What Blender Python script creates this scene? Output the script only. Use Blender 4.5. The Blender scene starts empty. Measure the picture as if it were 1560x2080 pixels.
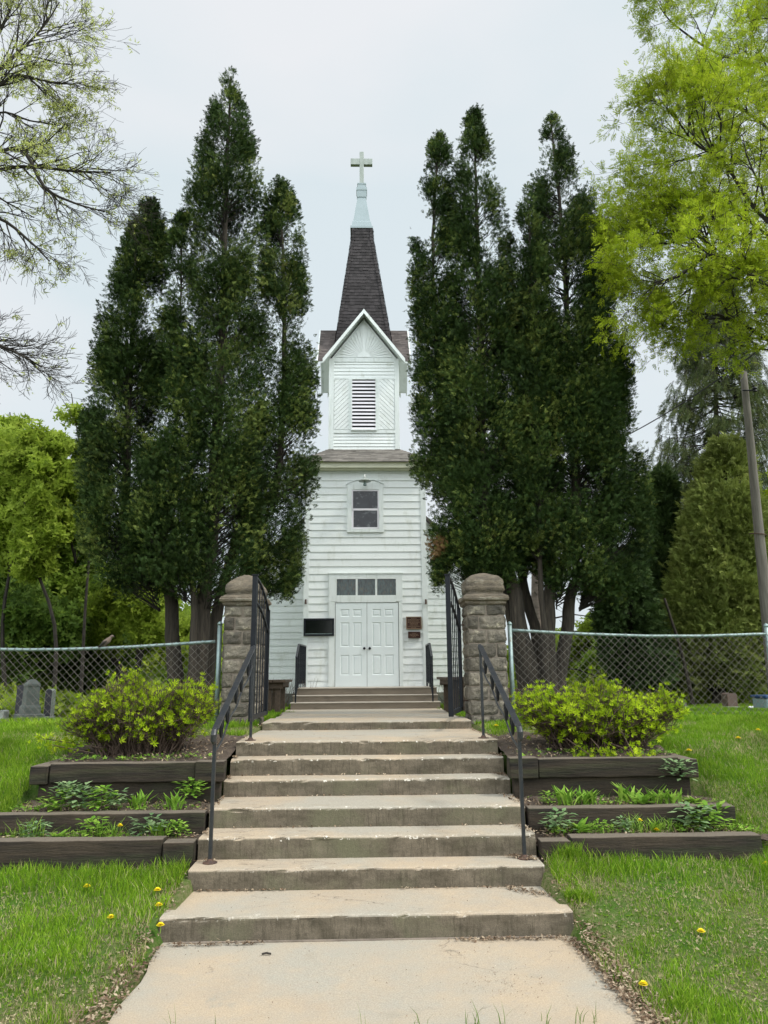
import bpy, math, random
import numpy as np
from mathutils import Vector, Matrix, noise as mnoise
rng = np.random.default_rng(7); random.seed(7)
S = bpy.context.scene; COL = S.collection
R_ = math.radians

# ------------------------------------------------------------------ camera
CF, CP, CY, CR = 1487.47, 0.21688, 0.02531, 0.00766
CPOS = np.array([-0.0107, 0.0, 1.6643])
_F = np.array([math.sin(CY)*math.cos(CP), math.cos(CY)*math.cos(CP), math.sin(CP)])
_R0 = np.array([math.cos(CY), -math.sin(CY), 0.0]); _U0 = np.cross(_R0, _F)
_R = math.cos(CR)*_R0 - math.sin(CR)*_U0; _U = np.cross(_R, _F)
cam = bpy.data.cameras.new('camera'); co = bpy.data.objects.new('camera', cam); COL.objects.link(co)
m = Matrix([[_R[i], _U[i], -_F[i], CPOS[i]] for i in range(3)] + [[0, 0, 0, 1]])
co.matrix_world = m; cam.sensor_fit = 'AUTO'; cam.sensor_width = 36; cam.lens = CF*36/2080
cam.clip_start = 0.05; cam.clip_end = 3000; S.camera = co

def ray(px, py): return _F + _R*(px-780)/CF - _U*(py-1040)/CF
def at(px, py, D):
    """point of the place seen at that spot of the photograph, at world depth y = D"""
    d = ray(px, py); return Vector(CPOS + d*(D-CPOS[1])/d[1])

# ------------------------------------------------------------------ terrain height
PY = [-50, 3.0, 4.3, 5.0, 6.0, 6.9, 7.8, 8.6, 9.5, 12, 16, 20, 30, 60, 400]
PZ = [-.05, -.02, 0.0, .06, .27, .68, .95, 1.03, 1.05, 1.0, .90, .82, .5, .2, -1.0]
def H(x, y):
    x = np.asarray(x, float); y = np.asarray(y, float)
    z = np.interp(y, PY, PZ)
    z = z + 0.02*np.sin(x*1.7+y*.9)*np.cos(y*1.3-x*.6) + .012*np.sin(x*4.1+1)*np.sin(y*3.7)
    z = z - .04*np.clip(np.abs(x)-2.2, 0, 4)*np.clip((7-y)/3, 0, 1)*.4
    z = z - .16*np.clip((-x-2.5)/1.5, 0, 1)*np.clip((y-10.5)/1.5, 0, 1)*np.clip((30-y)/8, 0, 1)
    bed = (np.abs(x) < 2.98) & (y > 6.0) & (y < 6.98)
    z = np.where(bed, np.where(y < 6.45, .2, .35), z)
    up = (np.abs(x) < 2.98) & (y >= 6.98) & (y < 8.6)
    z = np.where(up, np.interp(y, [6.98, 8.1, 8.6], [.80, .95, 1.03]), z)
    st = (np.abs(x) < np.where((y > 5.95) & (y < 8.1), 1.36, 1.27)) & (y > 5.25) & (y < 9.6)
    z = np.where(st, np.interp(y, [5.25, 9.6], [-.15, .85]), z)
    pth = (np.abs(x) < 1.30) & (y <= 5.25)
    z = np.where(pth, np.minimum(z, -.05), z)
    pt2 = (np.abs(x) < 1.26+(y-9.1)*.05) & (y >= 9.6) & (y < 16.5)
    z = np.where(pt2, np.minimum(z, np.interp(y, [9.1, 16.2], [1.105, .92])-.06), z)
    return z
def hf(x, y): return float(H(x, y))
def hit(px, py):
    d = ray(px, py); t = 2.5
    while t < 40:
        p = CPOS + d*t
        if p[2] < hf(p[0], p[1]): return Vector(p)
        t += .01
    return Vector(p)

# ------------------------------------------------------------------ objects
def tag(o, label=None, cat=None, group=None, kind=None):
    if label: o['label'] = label
    if cat: o['category'] = cat
    if group: o['group'] = group
    if kind: o['kind'] = kind
    return o
def thing(name, loc, label, cat, group=None):
    o = bpy.data.objects.new(name, None); COL.objects.link(o); o.location = Vector(loc); o.empty_display_size = .2
    return tag(o, label, cat, group)
def rootloc(p):
    v = Vector((0, 0, 0))
    while p is not None: v = v + p.location; p = p.parent
    return v
def link(name, me, mats, parent=None, kind=None):
    o = bpy.data.objects.new(name, me); COL.objects.link(o)
    if parent is not None: o.parent = parent
    for mm in (mats if isinstance(mats, (list, tuple)) else [mats]): me.materials.append(mm)
    if kind: o['kind'] = kind
    return o
class MB:
    def __init__(s): s.v = []; s.f = []; s.t = []
    def add(s, vs, fs, tint=None):
        b = len(s.v); s.v += [tuple(q) for q in vs]
        for f in fs: s.f.append(tuple(b+i for i in f)); s.t.append(random.random() if tint is None else tint)
        return s
    def box(s, x0, x1, y0, y1, z0, z1, tint=None):
        v = [(x, y, z) for x in (x0, x1) for y in (y0, y1) for z in (z0, z1)]
        return s.add(v, [(0, 1, 3, 2), (4, 6, 7, 5), (0, 4, 5, 1), (2, 3, 7, 6), (0, 2, 6, 4), (1, 5, 7, 3)], tint)
    def bar(s, p, q, w, h=None, up=(0, 0, 1), tint=None, w2=None):
        """square bar between two points"""
        h = h or w; w2 = w2 or w; p = Vector(p); q = Vector(q); d = (q-p).normalized(); u = Vector(up)
        if abs(d.dot(u)) > .98: u = Vector((0, 1, 0))
        a = d.cross(u).normalized(); b = a.cross(d).normalized()
        v = [c+a*i*k/2+b*j*h/2 for c, k in ((p, w), (q, w2)) for i, j in ((-1, -1), (1, -1), (1, 1), (-1, 1))]
        return s.add(v, [(3, 2, 1, 0), (4, 5, 6, 7), (0, 1, 5, 4), (1, 2, 6, 5), (2, 3, 7, 6), (3, 0, 4, 7)], tint)
    def tube(s, pts, rad, n=8, cap=True, tint=None):
        pts = [Vector(p) for p in pts]; rad = rad if isinstance(rad, (list, tuple)) else [rad]*len(pts)
        b = len(s.v); a = None
        for i, p in enumerate(pts):
            d = (pts[min(i+1, len(pts)-1)]-pts[max(i-1, 0)]).normalized()
            if a is None: a = d.cross(Vector((.3, .2, .93))); a = a if a.length > .1 else d.cross(Vector((1, 0, 0)))
            a = (a-d*a.dot(d)).normalized(); c = d.cross(a)
            for k in range(n):
                w = 2*math.pi*k/n; s.v.append(tuple(p+(a*math.cos(w)+c*math.sin(w))*rad[i]))
        tt = random.random() if tint is None else tint
        for i in range(len(pts)-1):
            for k in range(n):
                k2 = (k+1) % n; s.f.append((b+i*n+k, b+i*n+k2, b+(i+1)*n+k2, b+(i+1)*n+k)); s.t.append(tt)
        if cap:
            s.f.append(tuple(b+k for k in reversed(range(n)))); s.t.append(tt)
            e = b+(len(pts)-1)*n; s.f.append(tuple(e+k for k in range(n))); s.t.append(tt)
        return s
    def lathe(s, c, prof, n=16, tint=None):
        c = Vector(c); return s.tube_prof([(c+Vector((0, 0, z)), r) for r, z in prof], n, tint)
    def tube_prof(s, pr, n, tint=None):
        b = len(s.v)
        for p, r in pr:
            for k in range(n): w = 2*math.pi*k/n; s.v.append((p.x+r*math.cos(w), p.y+r*math.sin(w), p.z))
        for i in range(len(pr)-1):
            for k in range(n):
                k2 = (k+1) % n; s.f.append((b+i*n+k, b+i*n+k2, b+(i+1)*n+k2, b+(i+1)*n+k)); s.t.append(.5 if tint is None else tint)
        s.f.append(tuple(b+k for k in reversed(range(n)))); s.t.append(.5)
        e = b+(len(pr)-1)*n; s.f.append(tuple(e+k for k in range(n))); s.t.append(.5)
        return s
    def loft(s, cx, cy, prof, m=5, ry=1.0, tint=None):
        """square loft, prof = [(half width, z)], m segments a side"""
        b = len(s.v); ring = []
        for i in range(4*m):
            q, k = divmod(i, m); t = -1+2*k/m
            ring.append([(t, -1), (1, t), (-t, 1), (-1, -t)][q])
        n = len(ring)
        for h, z in prof:
            for (u, w) in ring: s.v.append((cx+u*h, cy+w*h*ry, z))
        for i in range(len(prof)-1):
            for k in range(n):
                k2 = (k+1) % n; s.f.append((b+i*n+k, b+i*n+k2, b+(i+1)*n+k2, b+(i+1)*n+k)); s.t.append(.5 if tint is None else tint)
        s.f.append(tuple(b+k for k in reversed(range(n)))); s.t.append(.5)
        e = b+(len(prof)-1)*n; s.f.append(tuple(e+k for k in range(n))); s.t.append(.5)
        return s
    def rough(s, amp, fr, seed=0):
        for i, v in enumerate(s.v):
            q = Vector(v)*fr+Vector((seed, seed*2, 0)); d = mnoise.noise_vector(q)
            s.v[i] = (v[0]+d.x*amp, v[1]+d.y*amp, v[2]+d.z*amp*.6)
        return s
    def build(s, name, mats, parent=None, smooth=False, bevel=0, kind=None):
        o0 = rootloc(parent); me = bpy.data.meshes.new(name)
        me.from_pydata([(a-o0.x, b-o0.y, c-o0.z) for a, b, c in s.v], [], s.f)
        at_ = me.attributes.new('tint', 'FLOAT', 'FACE'); at_.data.foreach_set('value', s.t)
        if smooth: me.polygons.foreach_set('use_smooth', [True]*len(s.f))
        o = link(name, me, mats, parent, kind)
        if bevel:
            b = o.modifiers.new('bevel', 'BEVEL'); b.width = bevel; b.segments = 2; b.limit_method = 'ANGLE'; b.angle_limit = R_(40)
        return o
def npmesh(name, V, k, tint, mats, parent=None, kind=None, smooth=False):
    """V: (faces*k,3) loose faces of k corners"""
    o0 = np.array(rootloc(parent)); V = (V-o0).astype(np.float32); nf = len(V)//k
    me = bpy.data.meshes.new(name); me.vertices.add(len(V)); me.vertices.foreach_set('co', V.ravel())
    me.loops.add(nf*k); me.loops.foreach_set('vertex_index', np.arange(nf*k, dtype=np.int32))
    me.polygons.add(nf); me.polygons.foreach_set('loop_start', np.arange(nf, dtype=np.int32)*k)
    try: me.polygons.foreach_set('loop_total', np.full(nf, k, dtype=np.int32))
    except Exception: pass
    a = me.attributes.new('tint', 'FLOAT', 'FACE'); a.data.foreach_set('value', np.asarray(tint, np.float32))
    me.update(calc_edges=True)
    return link(name, me, mats, parent, kind)

# ------------------------------------------------------------------ materials
def nodes(name):
    mt = bpy.data.materials.new(name); mt.use_nodes = True; nt = mt.node_tree
    return mt, nt, nt.nodes['Principled BSDF'], nt.nodes.new, nt.links.new
def c4(c): return (c[0], c[1], c[2], 1)
def mat(name, c1, c2=None, scale=6, rough=.8, bump=.0, bscale=None, stretch=(1, 1, 1), c3=None, s3=1.5, lo3=.5, hi3=.65,
        metal=0, tint=0, spec=.4, grain=.0, w=(.35, .65), top=None):
    mt, nt, P, N, L = nodes(name)
    P.inputs['Roughness'].default_value = rough; P.inputs['Metallic'].default_value = metal
    P.inputs['Specular IOR Level'].default_value = spec
    tc = N('ShaderNodeTexCoord'); mp = N('ShaderNodeMapping'); mp.inputs['Scale'].default_value = stretch
    L(tc.outputs['Object'], mp.inputs['Vector'])
    def nz(sc, det=6):
        n = N('ShaderNodeTexNoise'); n.inputs['Scale'].default_value = sc; n.inputs['Detail'].default_value = det
        n.inputs['Roughness'].default_value = .62; L(mp.outputs['Vector'], n.inputs['Vector']); return n.outputs['Fac']
    def mr(src, a, b, c=0., d=1.):
        r = N('ShaderNodeMapRange'); L(src, r.inputs[0]); r.inputs[1].default_value = a; r.inputs[2].default_value = b
        r.inputs[3].default_value = c; r.inputs[4].default_value = d; return r.outputs[0]
    def mix(f, a, b, mode='MIX'):
        x = N('ShaderNodeMix'); x.data_type = 'RGBA'; x.blend_type = mode
        if isinstance(f, float): x.inputs[0].default_value = f
        else: L(f, x.inputs[0])
        for i, q in ((6, a), (7, b)):
            if isinstance(q, tuple): x.inputs[i].default_value = q
            else: L(q, x.inputs[i])
        return x.outputs[2]
    cur = c4(c1)
    if c2 is not None: cur = mix(mr(nz(scale), *w), cur, c4(c2))
    if c3 is not None: cur = mix(mr(nz(s3, 8), lo3, hi3), cur, c4(c3))
    if top is not None:      # weather-bleached upper faces
        gn = N('ShaderNodeNewGeometry'); sp_ = N('ShaderNodeSeparateXYZ'); L(gn.outputs['Normal'], sp_.inputs[0]); cur = mix(mr(sp_.outputs[2], .7, .98), cur, c4(top))
    if grain:
        g = mr(nz(90, 2), .3, .7, 1-grain, 1+grain); cb = N('ShaderNodeCombineColor')
        for i in range(3): L(g, cb.inputs[i])
        cur = mix(1.0, cur, cb.outputs[0], 'MULTIPLY')
    if tint:
        a = N('ShaderNodeAttribute'); a.attribute_name = 'tint'
        g = mr(a.outputs['Fac'], 0, 1, 1-tint, 1+tint); cb = N('ShaderNodeCombineColor')
        for i in range(3): L(g, cb.inputs[i])
        cur = mix(1.0, cur, cb.outputs[0], 'MULTIPLY')
    if isinstance(cur, tuple): P.inputs['Base Color'].default_value = cur
    else: L(cur, P.inputs['Base Color'])
    if bump:
        b = N('ShaderNodeBump'); b.inputs['Strength'].default_value = bump; b.inputs['Distance'].default_value = .02
        L(nz(bscale or scale*4, 8), b.inputs['Height']); L(b.outputs[0], P.inputs['Normal'])
    return mt
def leafmat(name, a, b, c, trans=.35, dry=None, rough=.6, cs=.9):
    """leaf: colour from the per-leaf tint and a slow noise; part of the light goes through"""
    mt, nt, P, N, L = nodes(name); out = nt.nodes['Material Output']
    at_ = N('ShaderNodeAttribute'); at_.attribute_name = 'tint'
    r = N('ShaderNodeValToRGB'); L(at_.outputs['Fac'], r.inputs[0])
    e = r.color_ramp.elements; e[0].color = c4(a); e[1].color = c4(c); x = e.new(.5); x.color = c4(b)
    if dry is not None: e[-1].position = .93; y = e.new(.99); y.color = c4(dry)
    tc = N('ShaderNodeTexCoord'); n = N('ShaderNodeTexNoise'); n.inputs['Scale'].default_value = cs; n.inputs['Detail'].default_value = 3
    L(tc.outputs['Object'], n.inputs['Vector'])
    mr = N('ShaderNodeMapRange'); L(n.outputs['Fac'], mr.inputs[0]); mr.inputs[1].default_value = .3; mr.inputs[2].default_value = .7
    mr.inputs[3].default_value = .7; mr.inputs[4].default_value = 1.3
    h = N('ShaderNodeVectorMath'); h.operation = 'SCALE'; L(r.outputs[0], h.inputs[0]); L(mr.outputs[0], h.inputs['Scale'])
    L(h.outputs[0], P.inputs['Base Color']); P.inputs['Roughness'].default_value = rough; P.inputs['Specular IOR Level'].default_value = .12
    t = N('ShaderNodeBsdfTranslucent'); L(h.outputs[0], t.inputs[0]); mx = N('ShaderNodeMixShader'); mx.inputs[0].default_value = trans
    L(P.outputs[0], mx.inputs[1]); L(t.outputs[0], mx.inputs[2]); L(mx.outputs[0], out.inputs[0])
    return mt

M = {}
M['paint'] = mat('white_siding', (.745, .785, .77), (.705, .74, .725), scale=1.2, rough=.55, c3=(.53, .56, .50), s3=2.6, lo3=.55, hi3=.80, stretch=(1.6, 1.6, .8), tint=.05, grain=.05)
M['trim'] = mat('white_trim', (.70, .745, .73), (.64, .685, .665), scale=3, rough=.5, c3=(.46, .50, .45), s3=4, lo3=.55, hi3=.8, stretch=(3, 3, .6))
M['cream'] = mat('cream_fascia', (.60, .60, .46), (.54, .54, .42), scale=3, rough=.55)
M['doorp'] = mat('door_paint', (.69, .75, .75), (.65, .71, .71), scale=2, rough=.4, c3=(.58, .64, .62), s3=3, lo3=.6, hi3=.8)
M['louv'] = mat('louver_paint', (.72, .70, .74), (.66, .64, .68), scale=3, rough=.5)
M['tin'] = mat('painted_tin', (.29, .35, .37), (.26, .32, .335), scale=3, rough=.45)
M['crossp'] = mat('cross_paint', (.34, .375, .35), (.24, .275, .245), scale=5, rough=.6, stretch=(1, 1, .4))
M['dark'] = mat('shade_black', (.01, .01, .012), rough=.9)  # black that stands in for shade behind louver slats and door seams
M['shin'] = mat('dark_shingles', (.036, .032, .033), (.025, .022, .023), scale=9, rough=.9, bump=.3, bscale=60, tint=.42, grain=.2)
M['shin2'] = mat('worn_brown_shingles', (.105, .088, .082), (.075, .064, .060), scale=6, rough=.9, bump=.3, bscale=60, tint=.3, grain=.2)
M['shin3'] = mat('grey_shingles', (.20, .185, .165), (.13, .12, .105), scale=6, rough=.9, bump=.3, bscale=60, tint=.3, grain=.2)
M['blackm'] = mat('black_painted_iron', (.006, .008, .012), (.011, .013, .017), scale=12, rough=.45, spec=.22, bump=.1, bscale=40)
M['rail'] = mat('worn_black_iron', (.016, .020, .026), (.035, .035, .036), scale=14, rough=.36, spec=.45, bump=.15, bscale=40, c3=(.10, .06, .04), s3=9, lo3=.62, hi3=.75)
M['rust'] = mat('rusty_iron', (.10, .055, .035), (.05, .035, .03), scale=30, rough=.8)
M['galv'] = mat('galvanised_steel', (.30, .38, .37), (.20, .27, .26), scale=8, rough=.45, metal=.5, c3=(.16, .15, .12), s3=12, lo3=.6, hi3=.75)
M['wire'] = mat('chain_link_wire', (.20, .18, .16), (.10, .09, .08), scale=8, rough=.6, metal=.2)
M['stone'] = mat('weathered_stone', (.165, .145, .112), (.085, .077, .062), scale=5, rough=.95, bump=.9, bscale=26, c3=(.30, .27, .20), s3=9, lo3=.56, hi3=.72, tint=.42, grain=.2)
M['stone2'] = mat('lichen_stone', (.17, .14, .10), (.085, .072, .055), scale=6, rough=.95, bump=.9, bscale=24, c3=(.30, .28, .22), s3=5, lo3=.55, hi3=.75, stretch=(1, 1, 2.4), grain=.15)
M['mortar'] = mat('mortar', (.24, .20, .16), (.15, .125, .10), scale=9, rough=.95, bump=.4)
M['bark'] = mat('cedar_bark', (.060, .049, .036), (.022, .018, .014), scale=9, rough=.95, bump=.9, bscale=14, stretch=(3, 3, .35), c3=(.10, .082, .06), s3=5, lo3=.58, hi3=.75)
M['bark2'] = mat('grey_bark', (.040, .034, .028), (.018, .015, .013), scale=9, rough=.95)
M['barkf'] = mat('pale_trunk_bark', (.24, .20, .17), (.14, .115, .10), scale=5, rough=.95, stretch=(1, 1, 3))
M['twig'] = mat('brown_twigs', (.11, .075, .055), (.06, .04, .03), scale=9, rough=.9, tint=.3)
M['timber'] = mat('weathered_timber', (.052, .038, .025), (.012, .010, .008), scale=2.2, rough=.92, bump=.5, bscale=14, stretch=(.5, 3, 5), c3=(.040, .043, .020), s3=1.9, lo3=.50, hi3=.70, grain=.35, top=(.135, .112, .085))
M['timbtop'] = M['timber']
M['wood'] = mat('brown_bench_wood', (.085, .058, .036), (.045, .031, .02), scale=5, rough=.75, bump=.3, stretch=(4, .6, 4))
M['oldwood'] = mat('grey_fence_wood', (.22, .15, .09), (.13, .09, .055), scale=6, rough=.85)
M['pole'] = mat('weathered_pole_wood', (.19, .175, .15), (.11, .10, .085), scale=5, rough=.9, bump=.5, bscale=14, stretch=(5, 5, .3), c3=(.10, .09, .08), s3=4, lo3=.6, hi3=.72)
M['soil'] = mat('bed_soil', (.10, .075, .055), (.055, .04, .03), scale=14, rough=1, bump=.8, bscale=60, c3=(.17, .14, .10), s3=8, lo3=.55, hi3=.7, grain=.3)
M['litter'] = leafmat('dead_leaves', (.10, .06, .035), (.21, .15, .10), (.42, .34, .24), trans=.05)
M['glass'] = mat('window_glass', (.008, .010, .013), (.02, .025, .03), scale=5, rough=.05, spec=.32, c3=(.07, .08, .085), s3=7, lo3=.56, hi3=.62)  # pale noise patches in the colour suggest reflections
M['glassc'] = mat('coloured_window_glass', (.02, .028, .026), (.05, .085, .085), scale=9, rough=.10, spec=.35, c3=(.075, .07, .05), s3=11, lo3=.55, hi3=.62, stretch=(3, 1, 1))
M['board'] = mat('black_glass_board', (.004, .006, .005), rough=.18, spec=.5)
M['bronze'] = mat('bronze_plaque', (.060, .026, .018), (.04, .018, .012), scale=9, rough=.4, metal=.5)
M['bronze2'] = mat('bronze_relief', (.22, .15, .10), rough=.4, metal=.4)
M['granite'] = mat('grey_granite', (.14, .155, .135), (.095, .105, .095), scale=8, rough=.8, bump=.3, c3=(.19, .18, .14), s3=3, lo3=.55, hi3=.75, grain=.2)
M['granited'] = mat('dark_granite', (.045, .042, .055), (.03, .03, .035), scale=8, rough=.6)
M['marble'] = mat('pale_marble', (.36, .38, .34), (.24, .25, .22), scale=5, rough=.8)
M['brownst'] = mat('brown_headstone', (.15, .10, .08), (.09, .065, .05), scale=4, rough=.7, stretch=(1, 1, .4))
M['whitep'] = mat('white_plastic', (.75, .76, .74), rough=.5)
M['blue'] = mat('blue_lid', (.02, .06, .16), rough=.5)
M['ltblue'] = mat('grey_blue_plastic', (.26, .36, .37), (.22, .31, .32), scale=3, rough=.5)
M['yellow'] = mat('dandelion_yellow', (.90, .74, .01), (.80, .60, .01), scale=60, rough=.7)
M['dove'] = mat('dove_plumage', (.17, .125, .10), (.11, .085, .07), scale=18, rough=.9)
M['wirebl'] = mat('black_cable', (.02, .02, .022), rough=.6)
# foliage
M['cedar'] = leafmat('cedar_foliage', (.013, .027, .007), (.043, .078, .020), (.19, .235, .055), trans=.18, dry=(.22, .12, .06), cs=1.1)
M['cedar2'] = leafmat('olive_cedar_foliage', (.13, .17, .04), (.23, .28, .07), (.36, .39, .11), trans=.2, cs=1.2)
M['cedar3'] = leafmat('deep_green_cedar_foliage', (.030, .052, .018), (.055, .095, .028), (.095, .14, .04), trans=.15)
M['lime'] = leafmat('spring_leaves_lime', (.17, .255, .012), (.33, .43, .02), (.57, .65, .06), trans=.45)
M['lime2'] = leafmat('spring_leaves_green', (.13, .195, .022), (.25, .34, .04), (.42, .52, .08), trans=.5)
M['limep'] = leafmat('young_pale_leaves', (.28, .33, .09), (.45, .50, .15), (.60, .64, .24), trans=.5)
M['mid'] = leafmat('mid_green_leaves', (.10, .165, .022), (.19, .29, .04), (.33, .44, .07), trans=.45)
M['midd'] = leafmat('deep_green_leaves', (.05, .095, .018), (.095, .165, .028), (.19, .28, .045), trans=.4)
M['spruce'] = leafmat('dull_spruce_needles', (.055, .085, .028), (.095, .125, .04), (.16, .175, .06), trans=.2)
M['shrub'] = leafmat('yellow_green_shrub_leaves', (.13, .23, .010), (.32, .45, .014), (.62, .75, .05), trans=.4, cs=2)
M['grass'] = leafmat('grass_blades', (.072, .165, .008), (.155, .295, .016), (.34, .46, .05), trans=.35, dry=(.42, .36, .20), cs=1.2)
M['dryg'] = leafmat('dry_grass', (.22, .20, .10), (.34, .29, .17), (.45, .39, .26), trans=.2)
M['bedleaf'] = leafmat('bed_plant_leaves', (.10, .22, .025), (.21, .38, .045), (.36, .54, .09), trans=.35, cs=5)
M['bedgrey'] = leafmat('grey_green_leaves', (.12, .22, .09), (.20, .31, .14), (.30, .40, .2), trans=.3, cs=5)

def concrete():
    mt, nt, P, N, L = nodes('aged_concrete'); P.inputs['Roughness'].default_value = .92; P.inputs['Specular IOR Level'].default_value = .2
    tc = N('ShaderNodeNewGeometry'); sep = N('ShaderNodeSeparateXYZ'); L(tc.outputs['Normal'], sep.inputs[0])
    def nz(sc, st=(1, 1, 1), det=8, ro=.65):
        mp = N('ShaderNodeMapping'); mp.inputs['Scale'].default_value = st; L(tc.outputs['Position'], mp.inputs[0])
        n = N('ShaderNodeTexNoise'); n.inputs['Scale'].default_value = sc; n.inputs['Detail'].default_value = det; n.inputs['Roughness'].default_value = ro
        L(mp.outputs[0], n.inputs['Vector']); return n.outputs['Fac']
    def mr(s, a, b, c=0., d=1.):
        r = N('ShaderNodeMapRange'); L(s, r.inputs[0])
        for i, q in enumerate((a, b, c, d)): r.inputs[i+1].default_value = q
        return r.outputs[0]
    def mix(f, a, b, mode='MIX'):
        x = N('ShaderNodeMix'); x.data_type = 'RGBA'; x.blend_type = mode
        if isinstance(f, float): x.inputs[0].default_value = f
        else: L(f, x.inputs[0])
        for i, q in ((6, a), (7, b)):
            if isinstance(q, tuple): x.inputs[i].default_value = q
            else: L(q, x.inputs[i])
        return x.outputs[2]
    def mul(a, b):
        q = N('ShaderNodeMath'); q.operation = 'MULTIPLY'; L(a, q.inputs[0])
        if isinstance(b, float): q.inputs[1].default_value = b
        else: L(b, q.inputs[1])
        return q.outputs[0]
    tread = mix(mr(nz(2.2), .35, .68), (.42, .338, .240, 1), (.36, .302, .230, 1))
    tread = mix(mr(nz(.75), .42, .57), tread, (.345, .318, .262, 1))
    tread = mix(mr(nz(1.9, det=12), .60, .66), tread, (.33, .295, .235, 1))
    tread = mix(mr(nz(14), .55, .75), tread, (.36, .31, .25, 1))
    tread = mix(mr(nz(70, det=3), .68, .76), tread, (.66, .58, .46, 1))
    vo = N('ShaderNodeTexVoronoi'); vo.feature = 'DISTANCE_TO_EDGE'; vo.inputs['Scale'].default_value = .75; wv = N('ShaderNodeVectorMath'); wv.operation = 'ADD'; nn_ = N('ShaderNodeTexNoise'); nn_.inputs['Scale'].default_value = 3; nn_.inputs['Detail'].default_value = 6; L(tc.outputs['Position'], wv.inputs[0]); L(nn_.outputs['Color'], wv.inputs[1]); L(wv.outputs[0], vo.inputs['Vector'])
    tread = mix(mul(mr(vo.outputs['Distance'], .0, .006, 1., 0.), mr(nz(1.1), .48, .60)), tread, (.12, .10, .075, 1))
    # risers carry years of dirt and moss
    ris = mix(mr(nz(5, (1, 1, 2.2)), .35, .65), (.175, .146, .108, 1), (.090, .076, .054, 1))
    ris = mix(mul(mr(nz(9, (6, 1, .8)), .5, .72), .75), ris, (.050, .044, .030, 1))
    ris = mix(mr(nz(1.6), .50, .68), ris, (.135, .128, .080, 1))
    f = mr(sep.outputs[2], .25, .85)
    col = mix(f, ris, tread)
    at_ = N('ShaderNodeAttribute'); at_.attribute_name = 'chip'
    chip = mul(mr(nz(26, det=3), .60, .64), at_.outputs['Fac'])
    col = mix(chip, col, (.60, .56, .48, 1))
    g = mr(nz(120, det=2), .3, .7, .82, 1.18); cb = N('ShaderNodeCombineColor')
    for i in range(3): L(g, cb.inputs[i])
    col = mix(1.0, col, cb.outputs[0], 'MULTIPLY'); L(col, P.inputs['Base Color'])
    b = N('ShaderNodeBump'); b.inputs['Strength'].default_value = .45; b.inputs['Distance'].default_value = .012
    L(nz(38, det=10, ro=.7), b.inputs['Height']); L(b.outputs[0], P.inputs['Normal'])
    return mt
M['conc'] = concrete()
def ground_mat():
    mt, nt, P, N, L = nodes('lawn_ground'); P.inputs['Roughness'].default_value = 1; P.inputs['Specular IOR Level'].default_value = .1
    g = N('ShaderNodeNewGeometry')
    def nz(sc, det=8):
        n = N('ShaderNodeTexNoise'); n.inputs['Scale'].default_value = sc; n.inputs['Detail'].default_value = det; n.inputs['Roughness'].default_value = .7
        L(g.outputs['Position'], n.inputs['Vector']); return n.outputs['Fac']
    def mix(s, a, b, lo, hi):
        r = N('ShaderNodeMapRange'); L(s, r.inputs[0]); r.inputs[1].default_value = lo; r.inputs[2].default_value = hi
        x = N('ShaderNodeMix'); x.data_type = 'RGBA'; L(r.outputs[0], x.inputs[0])
        for i, q in ((6, a), (7, b)):
            if isinstance(q, tuple): x.inputs[i].default_value = q
            else: L(q, x.inputs[i])
        return x.outputs[2]
    c = mix(nz(30), (.085, .125, .028, 1), (.20, .18, .095, 1), .4, .62)
    c = mix(nz(1.3), c, (.06, .13, .018, 1), .42, .6)
    c = mix(nz(70, 3), c, (.30, .26, .17, 1), .62, .74)
    L(c, P.inputs['Base Color'])
    b = N('ShaderNodeBump'); b.inputs['Strength'].default_value = .8; b.inputs['Distance'].default_value = .03
    L(nz(60), b.inputs['Height']); L(b.outputs[0], P.inputs['Normal'])
    return mt
M['ground'] = ground_mat()

# ------------------------------------------------------------------ ground
def grid(name, xs, ys, fn, mt, kind):
    X, Y = np.meshgrid(xs, ys); Z = fn(X, Y); nx, ny = len(xs), len(ys)
    V = np.stack([X, Y, Z], -1).reshape(-1, 3)
    F = [(j*nx+i, j*nx+i+1, (j+1)*nx+i+1, (j+1)*nx+i) for j in range(ny-1) for i in range(nx-1)]
    me = bpy.data.meshes.new(name); me.from_pydata(V.tolist(), [], F); me.polygons.foreach_set('use_smooth', [True]*len(F))
    return link(name, me, mt, None, kind)
xs = np.concatenate([[-600, -250, -100, -50, -30, -20, -14], np.arange(-10, -4, .3), np.arange(-4, 4, .08), np.arange(4, 10.1, .3), [14, 20, 30, 50, 100, 250, 600]])
ys = np.concatenate([[-300, -60, -20, -5, 0, 2], np.arange(3, 10, .08), np.arange(10, 18, .3), [19, 21, 24, 28, 34, 42, 60, 100, 200, 400, 900]])
grid('ground', xs, ys, H, M['ground'], 'structure')

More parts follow.
